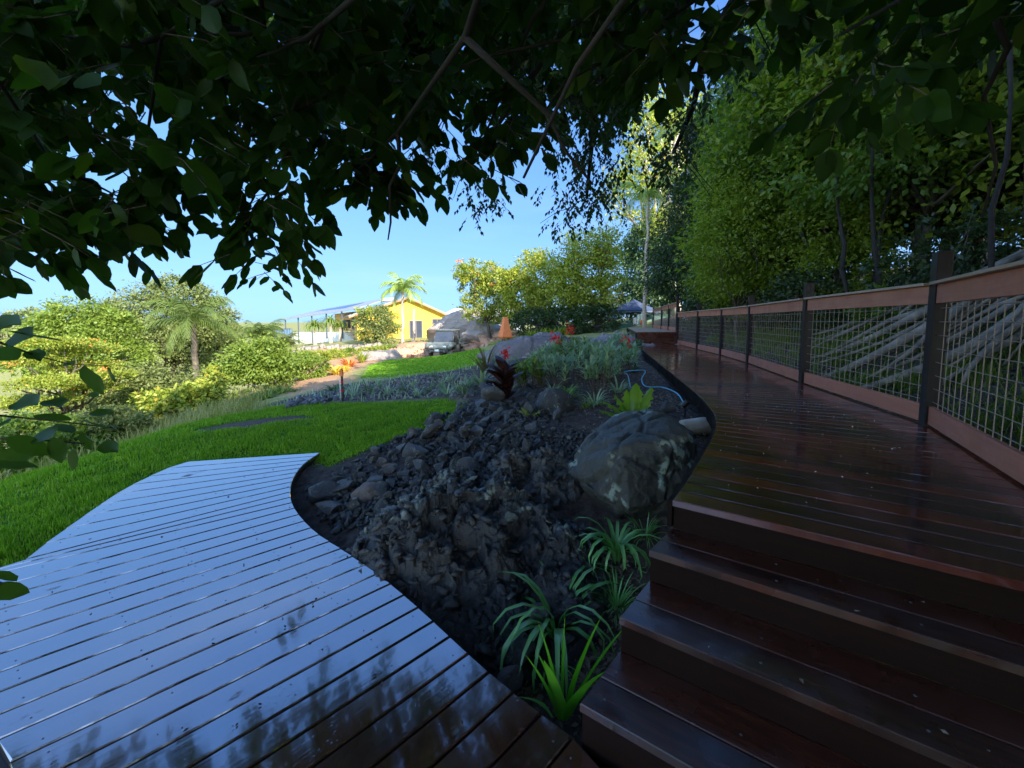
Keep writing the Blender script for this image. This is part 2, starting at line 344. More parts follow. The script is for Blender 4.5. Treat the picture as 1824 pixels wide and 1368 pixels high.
LAWN = [(-3.0, 2.1), (-3.4, 2.0), (-4.4, 2.4), (-5.15, 3.6), (-5.3, 5), (-5.1, 6.2), (-4.2, 7.0), (-2.7, 7.1), (-1.2, 6.9), (-.72, 6.3), (-.95, 5.2), (-1.25, 4.65), (-1.6, 4.2), (-1.85, 3.75), (-2.04, 3.95), (-3.22, 3.75)]
LAWN2 = [(-5.4, 14), (-4.1, 12.6), (-2, 12.2), (-.9, 11), (-.3, 13), (-.4, 17), (-1.4, 22), (-2.8, 26), (-5.0, 27), (-7.5, 24), (-7.3, 20)]
def blur(P, x, y, jit, rs, n=5):
    a = np.zeros(x.shape)
    for k in range(n): a += inpoly(x + rs.randn() * jit, y + rs.randn() * jit, P)
    return a / n
NA, NR = 520, 250
ang = np.linspace(0, 2 * math.pi, NA, endpoint=False)
# finer towards the view
ang = ang - .32 * np.sin(2 * (ang - math.pi / 2)) * .9
rad = .35 * (4500 / .35) ** (np.linspace(0, 1, NR) ** 1.25)
A_, R_ = np.meshgrid(ang, rad); GX = (R_ * np.cos(A_)).ravel(); GY = (R_ * np.sin(A_)).ravel(); GZ = Hf(GX, GY)
LUMP = np.array([mn.fractal(Vector((x * .9, y * .9, 0)), 1, 2, 4) if abs(x) < 30 and abs(y) < 60 else 0 for x, y in zip(GX, GY)])
rs = RS(3)
lawn = blur(LAWN, GX, GY, .05, rs); lawn2 = blur(LAWN2, GX, GY, .25, rs)
GZ = GZ + LUMP * .05 * (1 - np.clip(lawn + lawn2, 0, 1)) * np.clip(R_.ravel() / 6, 0, 1.5)
BARE = [(-4.1, 5.05), (-3.6, 5.25), (-2.9, 5.75), (-3.3, 5.9), (-4.0, 5.65), (-4.4, 5.25)]
bare = blur(BARE, GX, GY, .06, rs)
MUL = [(-1.2, 1.6), (-2.2, 3), (-2.2, 4.2), (-1.2, 5.1), (-.9, 6.6), (-2, 7.1), (-4.4, 7.2), (-6, 8), (-5.2, 12), (-2, 12), (0, 13), (2, 15), (4.5, 16), (5, 14), (3, 8), (2.5, 5), (2.3, 3), (1.2, 1), (-.2, 1.2)]
mul_ = blur(MUL, GX, GY, .1, rs)
DIRT = [(-5.3, 13.5), (-7.5, 16), (-8, 21), (-7.5, 24.5), (-4, 28), (0, 26), (1, 30), (2, 40), (-4, 46), (-13, 42), (-18, 30), (-14, 22), (-9.8, 15), (-7.5, 11.5), (-6, 10)]
dirt = blur(DIRT, GX, GY, .4, rs) * (1 - lawn2)
FLOOR = [(2.3, -30), (2.3, 1), (3.4, 3), (4.2, 6), (5.2, 9), (6.2, 14), (9, 24), (14, 40), (80, 60), (80, -60)]
flo = blur(FLOOR, GX, GY, .3, rs)
i0 = np.arange(NR - 1)[:, None] * NA + np.arange(NA)[None, :]; i1 = np.arange(NR - 1)[:, None] * NA + (np.arange(NA)[None, :] + 1) % NA
FQ = np.stack([i0, i1, i1 + NA, i0 + NA], -1).reshape(-1, 4)
t = NT('ground_surface'); o = t.obj()
def att(n): a = t.n('Attribute'); a.attribute_name = n; return a.outputs['Fac']
n1 = t.noise(o, 1.5, 8); n2 = t.noise(o, 14, 8, .7)
c = t.mix(t.mapr(n1, .35, .65), (.20, .23, .05), (.34, .30, .14))
c = t.mix(att('dirt'), c, t.mix(t.mapr(n2, .3, .7), (.38, .19, .10), (.60, .38, .22)))
c = t.mix(att('floor'), c, t.mix(t.mapr(n2, .3, .7), (.035, .03, .02), (.10, .08, .06)))
c = t.mix(att('mulch'), c, t.mix(t.mapr(n2, .35, .65), (.035, .026, .024), (.13, .105, .095)))
c = t.mix(att('lawn'), c, t.mix(t.mapr(n2, .3, .7), (.045, .11, .012), (.09, .18, .02)))
c = t.mix(att('lawn2'), c, t.mix(t.mapr(t.noise(o, 5, 5), .3, .7), (.11, .22, .02), (.17, .3, .03)))
c = t.mix(att('bare'), c, t.mix(t.mapr(n2, .3, .7), (.09, .062, .055), (.16, .115, .10)))
t.l(c, t.p.inputs['Base Color']); t.p.inputs['Roughness'].default_value = .95; t.p.inputs['Specular IOR Level'].default_value = .15
t.bump(n2, .7, .05)
ground = mesh_np('ground', np.stack([GX, GY, GZ], -1), FQ, t.m, smooth=True); tag(ground, kind='structure')
# close the middle of the sheet
import bmesh
for nm, arr in (('lawn', lawn), ('lawn2', lawn2), ('bare', bare), ('mulch', mul_), ('dirt', dirt), ('floor', flo)):
    a = ground.data.attributes.new(nm, 'FLOAT', 'POINT'); a.data.foreach_set('value', arr.astype(np.float32))
bm = bmesh.new(); bm.from_mesh(ground.data); bm.verts.ensure_lookup_table(); bm.faces.new([bm.verts[i] for i in range(NA)]); bm.to_mesh(ground.data); bm.free()

# ---------------------------------------------------------------- leaf machinery
LEAF4 = (np.array([(0, 0, 0), (.26, .42, .07), (0, 1, 0), (-.26, .42, .07)]), np.array([(0, 1, 2), (0, 2, 3)]))
def _bigleaf():
    ts = [0, .12, .35, .62, .85, 1]; ws = [0, .19, .29, .26, .13, 0]; V = []; F = []
    for i, (a, b) in enumerate(zip(ts, ws)): V.append((0, a, -.06 * math.sin(a * 3) - .1 * a * a))
    L = []; R = []
    for i in range(1, 5):
        L.append(len(V)); V.append((-ws[i], ts[i] + .02, V[i][2] + .07 + .02 * (i % 2))); R.append(len(V)); V.append((ws[i], ts[i] + .02, V[i][2] + .06 - .02 * (i % 2)))
    F += [(0, 1, L[0]), (0, R[0], 1), (5, L[3], 4), (5, 4, R[3])]
    for i in range(3):
        F += [(i + 1, i + 2, L[i + 1]), (i + 1, L[i + 1], L[i]), (i + 1, R[i + 1], i + 2), (i + 1, R[i], R[i + 1])]
    return np.array(V), np.array(F)
LEAFB = _bigleaf()
def norm(a): return a / (np.linalg.norm(a, axis=-1, keepdims=True) + 1e-9)
def frames(ax, nr):
    y = norm(ax); x = norm(np.cross(y, nr)); z = np.cross(x, y); return np.stack([x, y, z], -1)
def inst(base, pos, R, sc):
    V, Fc = base; n = len(pos); wv = .78 + .44 * RS(n).rand(n); Vn = np.repeat(V[None], n, 0); Vn[:, :, 0] *= wv[:, None]; Vn[:, :, 2] *= (2.2 * RS(n + 1).rand(n) - .2)[:, None]; W = np.einsum('nij,nkj->nki', R, Vn) * sc[:, None, None] + pos[:, None, :]
    return W.reshape(-1, 3), (Fc[None] + (np.arange(n) * len(V))[:, None, None]).reshape(-1, Fc.shape[1])
def cloud(rs, lobes, n, clump=.25, shell=.55):
    """leaf points gathered in clumps over the outer part of ellipsoid lobes"""
    lob = np.array(lobes, float); vol = (lob[:, 3] * lob[:, 4] * lob[:, 5]) ** (2 / 3); pr = vol / vol.sum()
    nc = max(8, n // 42); li = rs.choice(len(lob), nc, p=pr); d = norm(rs.randn(nc, 3)); r = shell + (1 - shell) * rs.rand(nc) ** .6
    cc = lob[li, :3] + d * lob[li, 3:] * r[:, None]
    k = rs.randint(0, nc, n); cs = clump * (lob[li, 3:].mean(1)) ** .5 * (.55 + .8 * rs.rand(nc))
    p = cc[k] + rs.randn(n, 3) * cs[k][:, None] * np.array([1, 1, .55]) * .68
    return p, norm(d[k] + rs.randn(n, 3) * .5), cc
def crown_mesh(name, rs, lobes, n, size, mat, parent, clump=.25, shell=.55, droop=.3, base=LEAF4, world=False, upn=.7):
    p, out, cc = cloud(rs, lobes, n, clump, shell)
    ax = norm(out + rs.randn(n, 3) * .6 - np.array([0, 0, droop])); nr = norm(rs.randn(n, 3) * .8 + np.array([0, 0, upn]) + out * .3)
    V, Fc = inst(base, p, frames(ax, nr), size * (.6 + .8 * rs.rand(n)))
    return mesh_np(name, V, Fc, mat, parent, world=world), cc
def limb(a, b, rs, k=5, bend=.12):
    a = Vector(a); b = Vector(b); L = (b - a).length; pts = []
    for i in range(k + 1):
        f = i / k; p = a.lerp(b, f)
        if 0 < i < k: p += Vector(rs.randn(3)) * L * bend * .4
        p.z += math.sin(f * math.pi) * L * bend * .4; pts.append(p)
    return pts
def tree(name, label, cat, base, lobes, n, size, mat, bark, group=None, r0=.16, seed=1, clump=.25, shell=.55, nl=9, fork=.35, base_leaf=LEAF4, droop=.3, upn=.7, second=None):
    """lobes relative to base: (x,y,z,rx,ry,rz)"""
    rs = RS(seed); t = thing(name, label, cat, base, 0, group); base = Vector(base)
    cr, cc = crown_mesh('crown', rs, lobes, n, size, mat, t, clump, shell, droop, base_leaf, upn=upn)
    if second: crown_mesh('blossom', rs, [(l[0], l[1], l[2] + l[5] * .3, l[3], l[4], l[5] * .9) for l in lobes], second[0], second[1], second[2], t, .2, .9)
    top = np.mean([l[2] for l in lobes]); mb = MB()
    cx = np.mean([l[0] for l in lobes]); cy = np.mean([l[1] for l in lobes])
    fk = Vector((cx * fork, cy * fork, max(.3, (top) * fork)))
    mb.tube(limb((0, 0, -.3), fk, rs, 5, .06), [r0 * (1.25 - .09 * i) for i in range(6)], 9)
    for i in range(nl):
        e = cc[rs.randint(len(cc))]; e = Vector(e) * .96
        m_ = limb(fk, e, rs, 5, .16); mb.tube(m_, [r0 * .55 * (1 - .17 * j) for j in range(6)], 6)
        for q in range(2):
            e2 = cc[np.argsort(((cc - np.array(e)) ** 2).sum(1))[rs.randint(1, min(9, len(cc)))]]
            mb.tube(limb(m_[3], e2, rs, 4, .12), [r0 * .24 * (1 - .2 * j) for j in range(5)], 5)
    mb.build('trunk', bark, t, smooth=True)
    return t
def blades(mb_list, rs, c, n, L, W, droop, spread, tilt=0, seg=7, lean=None, fold=.25, twist=0., r0=.02):
    """curved strap leaves rising from c; returns arrays"""
    V = []; Fc = []
    for i in range(n):
        a = rs.rand() * 2 * math.pi; l = L * (.6 + .5 * rs.rand()); w_ = W * (.7 + .5 * rs.rand()); el = math.radians(88 - spread * rs.rand() ** .7)
        d = Vector((math.cos(a), math.sin(a), 0)); sd = Vector((-d.y, d.x, 0)); p = Vector(c) + d * r0 * rs.rand(); dr = droop * (.6 + .8 * rs.rand()); b0 = len(V)
        for k in range(seg + 1):
            f = k / seg; ww = w_ * (math.sin(min(1, f * 2.2 + .25) * math.pi / 2)) * (1 - f ** 3) ** .8
            tn = Vector((math.cos(el) * d.x, math.cos(el) * d.y, math.sin(el))); up = sd.cross(tn)
            V += [p - sd * ww / 2 + up * -fold * ww / 2, p + up * 0, p + sd * ww / 2 + up * -fold * ww / 2]
            p = p + tn * l / seg; el -= dr / seg * (.4 + 1.5 * f)
        for k in range(seg):
            q = b0 + k * 3; Fc += [(q, q + 1, q + 4, q + 3), (q + 1, q + 2, q + 5, q + 4)]
    return V, Fc
def strappy(name, label, cat, pos, n, L, W, droop, spread, mat, group=None, seed=1, r0=.03, part=None, fold=.25):
    rs = RS(seed); V, Fc = blades(None, rs, (0, 0, -.01), n, L, W, droop, spread, r0=r0, fold=fold)
    if part is not None: o = mesh_np(name, V, Fc, mat, part, smooth=True); return o
    o = mesh_np(name, V, Fc, mat, smooth=True); o.location = pos; return tag(o, label, cat, group)
def frond_arrays(rs, p0, az, el, L, droop, leafL, n=26, hang=.5, W=.035):
    V = []; Fc = []; p = Vector(p0); pts = [p.copy()]; e = el
    for k in range(n):
        d = Vector((math.cos(az) * math.cos(e), math.sin(az) * math.cos(e), math.sin(e))); side = Vector((-math.sin(az), math.cos(az), 0))
        f = k / n; l = leafL * (math.sin(math.pi * (.12 + .82 * f)) ** .6)
        for s in (-1, 1):
            a = (side * s * (.9 - .3 * f) + d * (.45 + .5 * f) - Vector((0, 0, hang * (.5 + .7 * rs.rand())))).normalized()
            q = len(V); wv = d * W / 2; t_ = p + a * l * (.85 + .3 * rs.rand()) - Vector((0, 0, hang * l * .35)); m_ = p + a * l * .55
            V += [p - wv, p + wv, m_ + wv, m_ - wv, t_]; Fc += [(q, q + 1, q + 2), (q, q + 2, q + 3), (q + 3, q + 2, q + 4)]
        p = p + d * L / n; e -= droop / n * (.5 + f); pts.append(p.copy())
    return V, Fc, pts
def palm(name, label, pos, h, L, nf, leafL, mat, bark=None, group=None, seed=1, r=.12, droop=1.8, hang=.5, trunks=1, lean=0., elr=(.05, 1.3), W=.04, n=26, skirt=False):
    rs = RS(seed); t = thing(name, label, 'palm tree', pos, 0, group); V = []; Fc = []; st = MB(); tk = MB()
    for q in range(trunks):
        a0 = rs.rand() * 6.28; off = Vector((math.cos(a0), math.sin(a0), 0)) * (.25 * trunks * .6 if trunks > 1 else 0); hh = h * (1 - .15 * rs.rand() * (trunks > 1))
        top = off * 1.3 + Vector((lean * hh, 0, hh))
        tp = limb(off + Vector((0, 0, -.2)), top, rs, 8, .015)
        tk.tube(tp, [r * (1.35 if i == 0 else 1 - .04 * i) * (1.04 if i % 2 else .97) for i in range(9)], 10)
        if h > 1.5: tk.tube([top - Vector((0, 0, .1)), top + Vector((0, 0, .35))], [r * .95, r * .45], 8)
        for i in range(nf):
            az = i * 2.4 + rs.rand() * .4; f = i / nf; el = elr[1] - (elr[1] - elr[0]) * f + rs.randn() * .08
            v, fc, pts = frond_arrays(rs, top + Vector((0, 0, .25 if h > 1.5 else 0)), az, el, L * (.85 + .25 * rs.rand()), droop * (.8 + .4 * rs.rand()), leafL, n, hang, W)
            b = len(V); V += v; Fc += [tuple(x + b for x in y) for y in fc]; st.tube(pts[::4], [.02 * (1 - .12 * k) * L / 2 for k in range(len(pts[::4]))], 4)
    mesh_np('fronds', V, Fc, mat, t); st.build('frond_stems', mat, t); tk.build('trunk', bark or M['palmbark'], t, smooth=True)
    return t
def bush(name, label, cat, pos, lobes, n, size, mat, group=None, seed=1, clump=.2, shell=.5, stems=True, upn=.7):
    rs = RS(seed); t = thing(name, label, cat, pos, 0, group); cr, cc = crown_mesh('leaves', rs, lobes, n, size, mat, t, clump, shell, upn=upn)
    mb = MB()
    for i in range(7):
        e = cc[rs.randint(len(cc))]; mb.tube(limb((0, 0, -.1), e, rs, 4, .1), [.03 * size / .1 * (1 - .2 * j) for j in range(5)], 5)
    mb.build('stems', M['bark'], t); return t

# ---------------------------------------------------------------- timber decks
def az(a): a = math.radians(a); return Vector((math.sin(a), math.cos(a)))
def boards(lines, z, gap=.006, th=.03, ch=.003):
    """lines: list of (left 2D, right 2D); one plank between each two"""
    mb = MB(); u0 = 0
    for i in range(len(lines) - 1):
        (a, b), (d, c) = lines[i], lines[i + 1]
        a, b, c, d = [Vector(q) for q in (a, b, c, d)]
        n = (b - a).normalized(); n = Vector((-n.y, n.x))
        if (d - a).dot(n) < 0: n = -n
        e = (b - a).normalized() * .0
        r1 = [a + n * gap / 2, b + n * gap / 2, c - n * gap / 2, d - n * gap / 2]
        cen = sum(r1, Vector((0, 0))) / 4; ins = []
        L = (b - a).length; u = (b - a).normalized()
        r2 = [r1[0] + (n + u) * ch, r1[1] + (n - u) * ch, r1[2] - (n + u) * ch, r1[3] - (n - u) * ch]
        vs = [(*q, z) for q in r2] + [(*q, z - ch) for q in r1] + [(*q, z - th) for q in r1]
        uv = [((q - a).dot(u), (q - a).dot(n)) for q in r2] + [((q - a).dot(u), (q - a).dot(n)) for q in r1] * 2
        fs = [(0, 1, 2, 3)] + [(k, k + 4, (k + 1) % 4 + 4, (k + 1) % 4) for k in range(4)] + [(k + 4, k + 8, (k + 1) % 4 + 8, (k + 1) % 4 + 4) for k in range(4)] + [(11, 10, 9, 8)]
        mb.add(vs, fs, uv)
    return mb
def hit(p, d, poly):
    best = None
    for i in range(len(poly) - 1):
        a = Vector(poly[i]); b = Vector(poly[i + 1]); e = b - a; den = d.x * e.y - d.y * e.x
        if abs(den) < 1e-9: continue
        w_ = a - p; tt = (w_.x * e.y - w_.y * e.x) / den; ss = (w_.x * d.y - w_.y * d.x) / den
        if -1e-6 <= ss <= 1 + 1e-6 and tt > .05 and (best is None or tt < best): best = tt
    return p + d * best if best is not None else None
def cr(pts, k=8):
    """Catmull-Rom through 2D points"""
    P = [Vector(p) for p in pts]; P = [P[0] * 2 - P[1]] + P + [P[-1] * 2 - P[-2]]; out = []
    for i in range(1, len(P) - 2):
        for j in range(k):
            f = j / k; a, b, c, d = P[i - 1:i + 3]
            out.append(.5 * ((2 * b) + (c - a) * f + (2 * a - 5 * b + 4 * c - d) * f * f + (3 * b - a - 3 * c + d) * f ** 3))
    return out + [P[-2]]
def strip(mb, pts, z0, z1, th):
    """curved fascia following 2D points"""
    n = len(pts); vs = []; L = 0
    uv = []
    for i, p in enumerate(pts):
        d = (Vector(pts[min(i + 1, n - 1)]) - Vector(pts[max(i - 1, 0)])).normalized(); nn = Vector((-d.y, d.x)) * th
        if i: L += (Vector(p) - Vector(pts[i - 1])).length
        vs += [(*p, z0), (*p, z1), (*(Vector(p) + nn), z1), (*(Vector(p) + nn), z0)]; uv += [(L, 0), (L, z1 - z0), (L, z1 - z0), (L, 0)]
    fs = [(4 * i + k, 4 * i + (k + 1) % 4, 4 * (i + 1) + (k + 1) % 4, 4 * (i + 1) + k) for i in range(n - 1) for k in range(4)]
    fs += [(3, 2, 1, 0), tuple(4 * (n - 1) + k for k in range(4))]
    mb.add(vs, fs, uv)
v2 = lambda v: Vector((v[0], v[1]))
# low deck
RE = cr([v2(Pz(x, y, 0)) for x, y in [(570, 806), (541, 826), (523, 850), (517, 875), (525, 905), (560, 945), (620, 985), (680, 1027), (740, 1077), (800, 1132), (866, 1192), (940, 1252), (1023, 1314)]], 6) + [Vector((.20, 1.17))]
LE = [v2(Pz(x, y, 0)) for x, y in [(335, 822), (300, 833), (230, 866), (185, 894), (140, 925), (80, 968), (20, 1012)]] + [Vector((-3.0, 2.08)), Vector((-1.8, 1.25)), Vector((-1.5, 1.09)), Vector((.9, -1.6))]
LE = cr(LE[:8], 5) + LE[8:]
ra, rb = Vector((.20, 1.17)), Vector((.20, 1.17)) + az(124) * 4
RE2 = RE + [rb]
# plank lines: march along from near to far; direction turns from 45 deg to 77 deg
far_R, far_L = RE[0], LE[0]
lines = []
p0 = Vector((.10, 1.29))
az0 = 45.5; sp = .1268
k = -16
pts_line = []
q = Vector((.10, 1.29)); 
for k in range(-18, 19):
    a_ = 45.5 + .32 * max(0, k)
    n = az(a_ - 90); c_pt = Vector((.10, 1.29)) + az(-44) * sp * k if k <= 0 else q
    if k > 0: q = q + n * sp; c_pt = q
    # anchor point well inside the deck
    d = az(a_); base = c_pt - d * 1.2
    R = hit(base - d * .3, d, RE2); L = hit(base, -d, LE)
    if R is not None and L is not None and (R - L).length > .15: lines.append((L, R))
# fan the remaining planks out to the far edge
Lk, Rk = lines[-1]
def arc(poly, a, b, n):
    """n+1 points on poly between its points nearest to a and b"""
    P = [Vector(p) for p in poly]; s = [0]
    for i in range(1, len(P)): s.append(s[-1] + (P[i] - P[i - 1]).length)
    def near(q):
        best = (9e9, 0)
        for i in range(len(P) - 1):
            e = P[i + 1] - P[i]; f = max(0, min(1, (q - P[i]).dot(e) / max(e.length_squared, 1e-9))); dd = (P[i] + e * f - q).length
            if dd < best[0]: best = (dd, s[i] + f * e.length)
        return best[1]
    sa, sb = near(a), near(b); out = []
    for k in range(n + 1):
        x = sa + (sb - sa) * k / n
        for i in range(len(P) - 1):
            if s[i] - 1e-9 <= x <= s[i + 1] + 1e-9: out.append(P[i].lerp(P[i + 1], (x - s[i]) / max(s[i + 1] - s[i], 1e-9))); break
    return out
nf = 12
La = arc(LE, Lk, LE[0], nf); Ra = arc(RE, Rk, RE[0], nf)
for i in range(1, nf + 1): lines.append((La[i], Ra[i]))
deck = thing('timber_deck', 'low curved timber deck, its wet boards shining blue with sky', 'deck')
boards(lines, 0, .008, .03, .004).build('deck_boards', M['deck'], deck)
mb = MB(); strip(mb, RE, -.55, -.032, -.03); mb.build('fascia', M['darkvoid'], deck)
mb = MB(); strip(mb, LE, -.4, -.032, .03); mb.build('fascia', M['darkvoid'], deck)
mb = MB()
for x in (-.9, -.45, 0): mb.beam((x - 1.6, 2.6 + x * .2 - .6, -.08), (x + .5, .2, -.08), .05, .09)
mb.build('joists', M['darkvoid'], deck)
# screws and drops scattered on it come later

# steps
SP = [Vector((.737, 1.748)), Vector((.577, 1.585)), Vector((.401, 1.387)), Vector((.221, 1.190))]; SZ = [.57, .4275, .285, .1425]
RL = [Vector((3.30, 3.06)) + Vector((-.541, -.841)) * s for s in (0, 1.2, 2.6, 3.4, 5)]
stp = thing('timber_steps', 'dark red-brown damp timber steps rising from the low deck to the walkway', 'steps')
for i in range(3):
    d = az(123.5); n = az(213.5); a = SP[i + 1]; wd = (SP[i + 1] - SP[i]).dot(n) + .012
    ls = []
    for k in range(3):
        p = a - n * wd * (1 - k / 2) + (SP[i] - a - (-n * wd)) * (1 - k / 2); L = p
        R = hit(p, d, RL) or p + d * 2.6
        ls.append((L, R + d * .0))
    ls[0] = (ls[0][0] + n * -.02, ls[0][1] + n * -.02)
    boards(ls, SZ[i + 1], .005, .028).build('tread', M['step'], stp)
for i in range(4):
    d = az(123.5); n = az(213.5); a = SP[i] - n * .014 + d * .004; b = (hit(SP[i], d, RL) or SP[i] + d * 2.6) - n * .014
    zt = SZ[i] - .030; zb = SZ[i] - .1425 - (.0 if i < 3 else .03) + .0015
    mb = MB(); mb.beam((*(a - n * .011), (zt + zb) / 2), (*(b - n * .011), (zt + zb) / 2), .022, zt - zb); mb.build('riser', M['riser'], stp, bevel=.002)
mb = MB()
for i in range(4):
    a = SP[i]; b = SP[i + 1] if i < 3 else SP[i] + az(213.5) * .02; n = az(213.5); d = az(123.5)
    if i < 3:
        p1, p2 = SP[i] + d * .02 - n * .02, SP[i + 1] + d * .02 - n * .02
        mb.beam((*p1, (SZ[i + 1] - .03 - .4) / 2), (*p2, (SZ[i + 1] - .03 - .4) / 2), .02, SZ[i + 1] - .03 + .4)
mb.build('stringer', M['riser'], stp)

# walkway
WL = cr([SP[0], (.93, 2.01), (1.17, 2.36), (1.45, 2.78), (1.68, 3.18), (1.86, 3.62), (2.08, 4.35), (2.45, 5.85), (3.06, 8.42), (3.7, 11), (4.56, 13.99)], 8)
WR = [Vector((1.93, .94)), Vector((2.16, 1.29)), Vector((2.56, 1.91)), Vector((3.30, 3.06)), Vector((3.84, 5.13)), Vector((4.60, 7.6)), Vector((5.05, 9.45)), Vector((5.35, 11.3)), Vector((5.9, 13.99))]
wl = []; s = 0; cur = 0
tot = [0]
for i in range(1, len(WL)): tot.append(tot[-1] + (WL[i] - WL[i - 1]).length)
def atl(x):
    for i in range(len(WL) - 1):
        if x <= tot[i + 1]: return WL[i].lerp(WL[i + 1], (x - tot[i]) / (tot[i + 1] - tot[i]))
    return WL[-1]
# plank directions at chosen distances along the left edge
AZT = [(0, 123.5), (1.0, 123), (1.9, 119), (2.7, 113), (4, 106), (7, 97), (12.9, 92)]
x = 0
while x < tot[-1] - .02:
    p = atl(x); a_ = np.interp(x, [q[0] for q in AZT], [q[1] for q in AZT]); d = az(a_); R = hit(p - d * .02, d, [Vector((1.2, -.2))] + WR)
    if R is None: R = WR[-1]
    if wl and (R - wl[-1][1]).dot(az(a_ - 90)) < .02: R = R + az(a_ - 90) * .0
    wl.append((p, R))
    tg = (atl(x + .05) - p).normalized(); x += .1285 / max(.35, tg.dot(az(a_ - 90)))
wl.append((WL[-1], WR[-1]))
walk = thing('boardwalk', 'long wet red-brown timber walkway curving along the forest edge', 'walkway')
boards(wl, .57, .010, .03, .004).build('walkway_boards', M['walk'], walk)
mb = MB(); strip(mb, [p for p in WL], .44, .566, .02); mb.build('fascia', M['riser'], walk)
mb = MB()
for x in np.arange(.4, tot[-1], 1.5):
    mb = MB(); p = atl(x) + az(100) * .25; mb.beam((*p, H(p.x, p.y) - .3), (*p, .53), .09, .09, Vector((1, 0, 0))); mb.build('stump', M['darkvoid'], walk)
for q in range(len(WR) - 2):
    mb = MB(); p = WR[q + 1] + az(-60) * .1; mb.beam((*p, H(p.x, p.y) - .3), (*p, .53), .09, .09, Vector((1, 0, 0))); mb.build('stump', M['darkvoid'], walk)

# railing
def railing(t, P, zf, rh, tops, nv=.10, postw=.09, mesh=True, skip_first=False):
    n = len(P)
    for i, p in enumerate(P):
        d = (P[min(i + 1, n - 1)] - P[max(i - 1, 0)]).normalized(); a = math.atan2(d.y, d.x)
        mb = MB(); hh = tops[i] - (zf - .3); mb.beam((p[0], p[1], zf - .3), (p[0], p[1], tops[i]), postw, postw, Vector((-d.y, d.x, 0)))
        mb.build('post', M['post'], t, bevel=.004)
    for i in range(n - 1):
        a, b = P[i], P[i + 1]; d = (b - a).normalized(); nn = Vector((-d.y, d.x)); a2 = a + d * (postw / 2 + .002); b2 = b - d * (postw / 2 + .002)
        za, zb = zf[i] if hasattr(zf, '__len__') else zf, zf[i + 1] if hasattr(zf, '__len__') else zf
        L = (b2 - a2).length
        mb = MB(); mb.beam((*(a2 + nn * .01), za + rh - .095), (*(b2 + nn * .01), zb + rh - .095), .035, .14); mb.build('rail', M['railwood'], t, bevel=.003)
        mb = MB(); mb.beam((*(a2 + nn * .02), za + rh - .012), (*(b2 + nn * .02), zb + rh - .012), .11, .022); mb.build('cap_rail', M['cap'], t, bevel=.003)
        mb = MB(); mb.beam((*a2, za + .085), (*b2, zb + .085), .035, .14); mb.build('kickboard', M['railwood'], t, bevel=.003)
        mb = MB(); lo, hi = .14, rh - .15; r = .0028
        for k in range(8):
            z = lo + (hi - lo) * (k + .5) / 8; mb.tube([(*(a2 - nn * .0), za + z), (*(b2 - nn * .0), zb + z)], r, 5)
        m_ = int(L / nv)
        for k in range(1, m_ + 1):
            f = k / (m_ + 1); q = a2.lerp(b2, f) - nn * .006; z0 = za + (zb - za) * f; mb.tube([(*q, z0 + lo), (*q, z0 + hi)], r, 5)
        mb.build('wire_mesh', M['wire'], t)
RPX = [(1665, 470), (1434, 498), (1339, 517), (1290, 534), (1252, 538), (1219, 533)]
rt = thing('walkway_railing', 'timber post and rail fence with square wire mesh along the walkway', 'railing')
RP = [WR[0] + Vector((-.27, -.42)), WR[1], WR[3], WR[4], WR[5], WR[6], WR[7], WR[8]]
railing(rt, RP, .57, 1.12, [1.87, 1.87, 1.92, 1.88, 1.88, 1.67, 1.9, 1.9])

# raised deck at the far end of the walkway, with its railing
ud = thing('raised_deck', 'raised timber platform with dark red board front at walkway end', 'deck')
UZ = 1.01
UL = [Vector((4.45, 14.0)), Vector((5.6, 19)), Vector((6.9, 23.5))]; UR = [Vector((6.05, 14.0)), Vector((7.2, 18.4)), Vector((8.4, 23.5))]
ul = []
for k in range(75):
    f = k / 74; a = UL[0].lerp(UL[2], f); b = UR[0].lerp(UR[2], f); ul.append((a, b))
boards(ul, UZ, .006, .03).build('platform_boards', M['cap'], ud)
for k in range(3):
    mb = MB(); z = .575 + .07 + k * .142; mb.beam((4.47, 13.985, z), (6.0, 13.985, z), .03, .136); mb.build('front_board', M['step'], ud, bevel=.003)
mb = MB()
for q in UL + UR: mb.beam((q.x + .05, q.y + .15, .2), (q.x + .05, q.y + .15, UZ - .035), .1, .1, Vector((1, 0, 0)))
mb.beam((4.5, 14.05, .93), (6.9, 23.4, .93), .03, .14); mb.build('posts', M['darkvoid'], ud)
rt2 = thing('platform_railing', 'short timber and wire railing on the raised far platform', 'railing')
railing(rt2, [Vector((5.93, 14.15)), Vector((6.45, 16.2)), Vector((7.1, 18.7)), Vector((8.1, 22.6))], UZ, 1.05, [2.35, 2.1, 2.2, 2.15])

exec_order = None
# ---------------------------------------------------------------- rocks
def rock_mesh(name, seed, sub=2, cuts=9, rough=.06, mat=None, squash=(1, 1, 1), fine=0, cl=.5):
    rs = RS(seed); bm = bmesh.new(); bmesh.ops.create_icosphere(bm, subdivisions=sub, radius=1)
    pl = [(Vector(norm(rs.randn(3))), cl + .33 * rs.rand()) for _ in range(cuts)]
    for v in bm.verts:
        for n, d in pl:
            e = v.co.dot(n) - d
            if e > 0: v.co -= n * e * .96
        v.co += v.co.normalized() * (mn.fractal(v.co * 1.7 + Vector((seed, 0, 0)), 1, 2, 4)) * rough
        if fine: v.co += v.co.normalized() * (abs(mn.noise(v.co * 6 + Vector((seed, 3, 0)))) - .2) * fine
        v.co = Vector((v.co.x * squash[0], v.co.y * squash[1], v.co.z * squash[2]))
    m = bpy.data.meshes.new(name); bm.to_mesh(m); bm.free(); m.materials.append(mat)
    return m
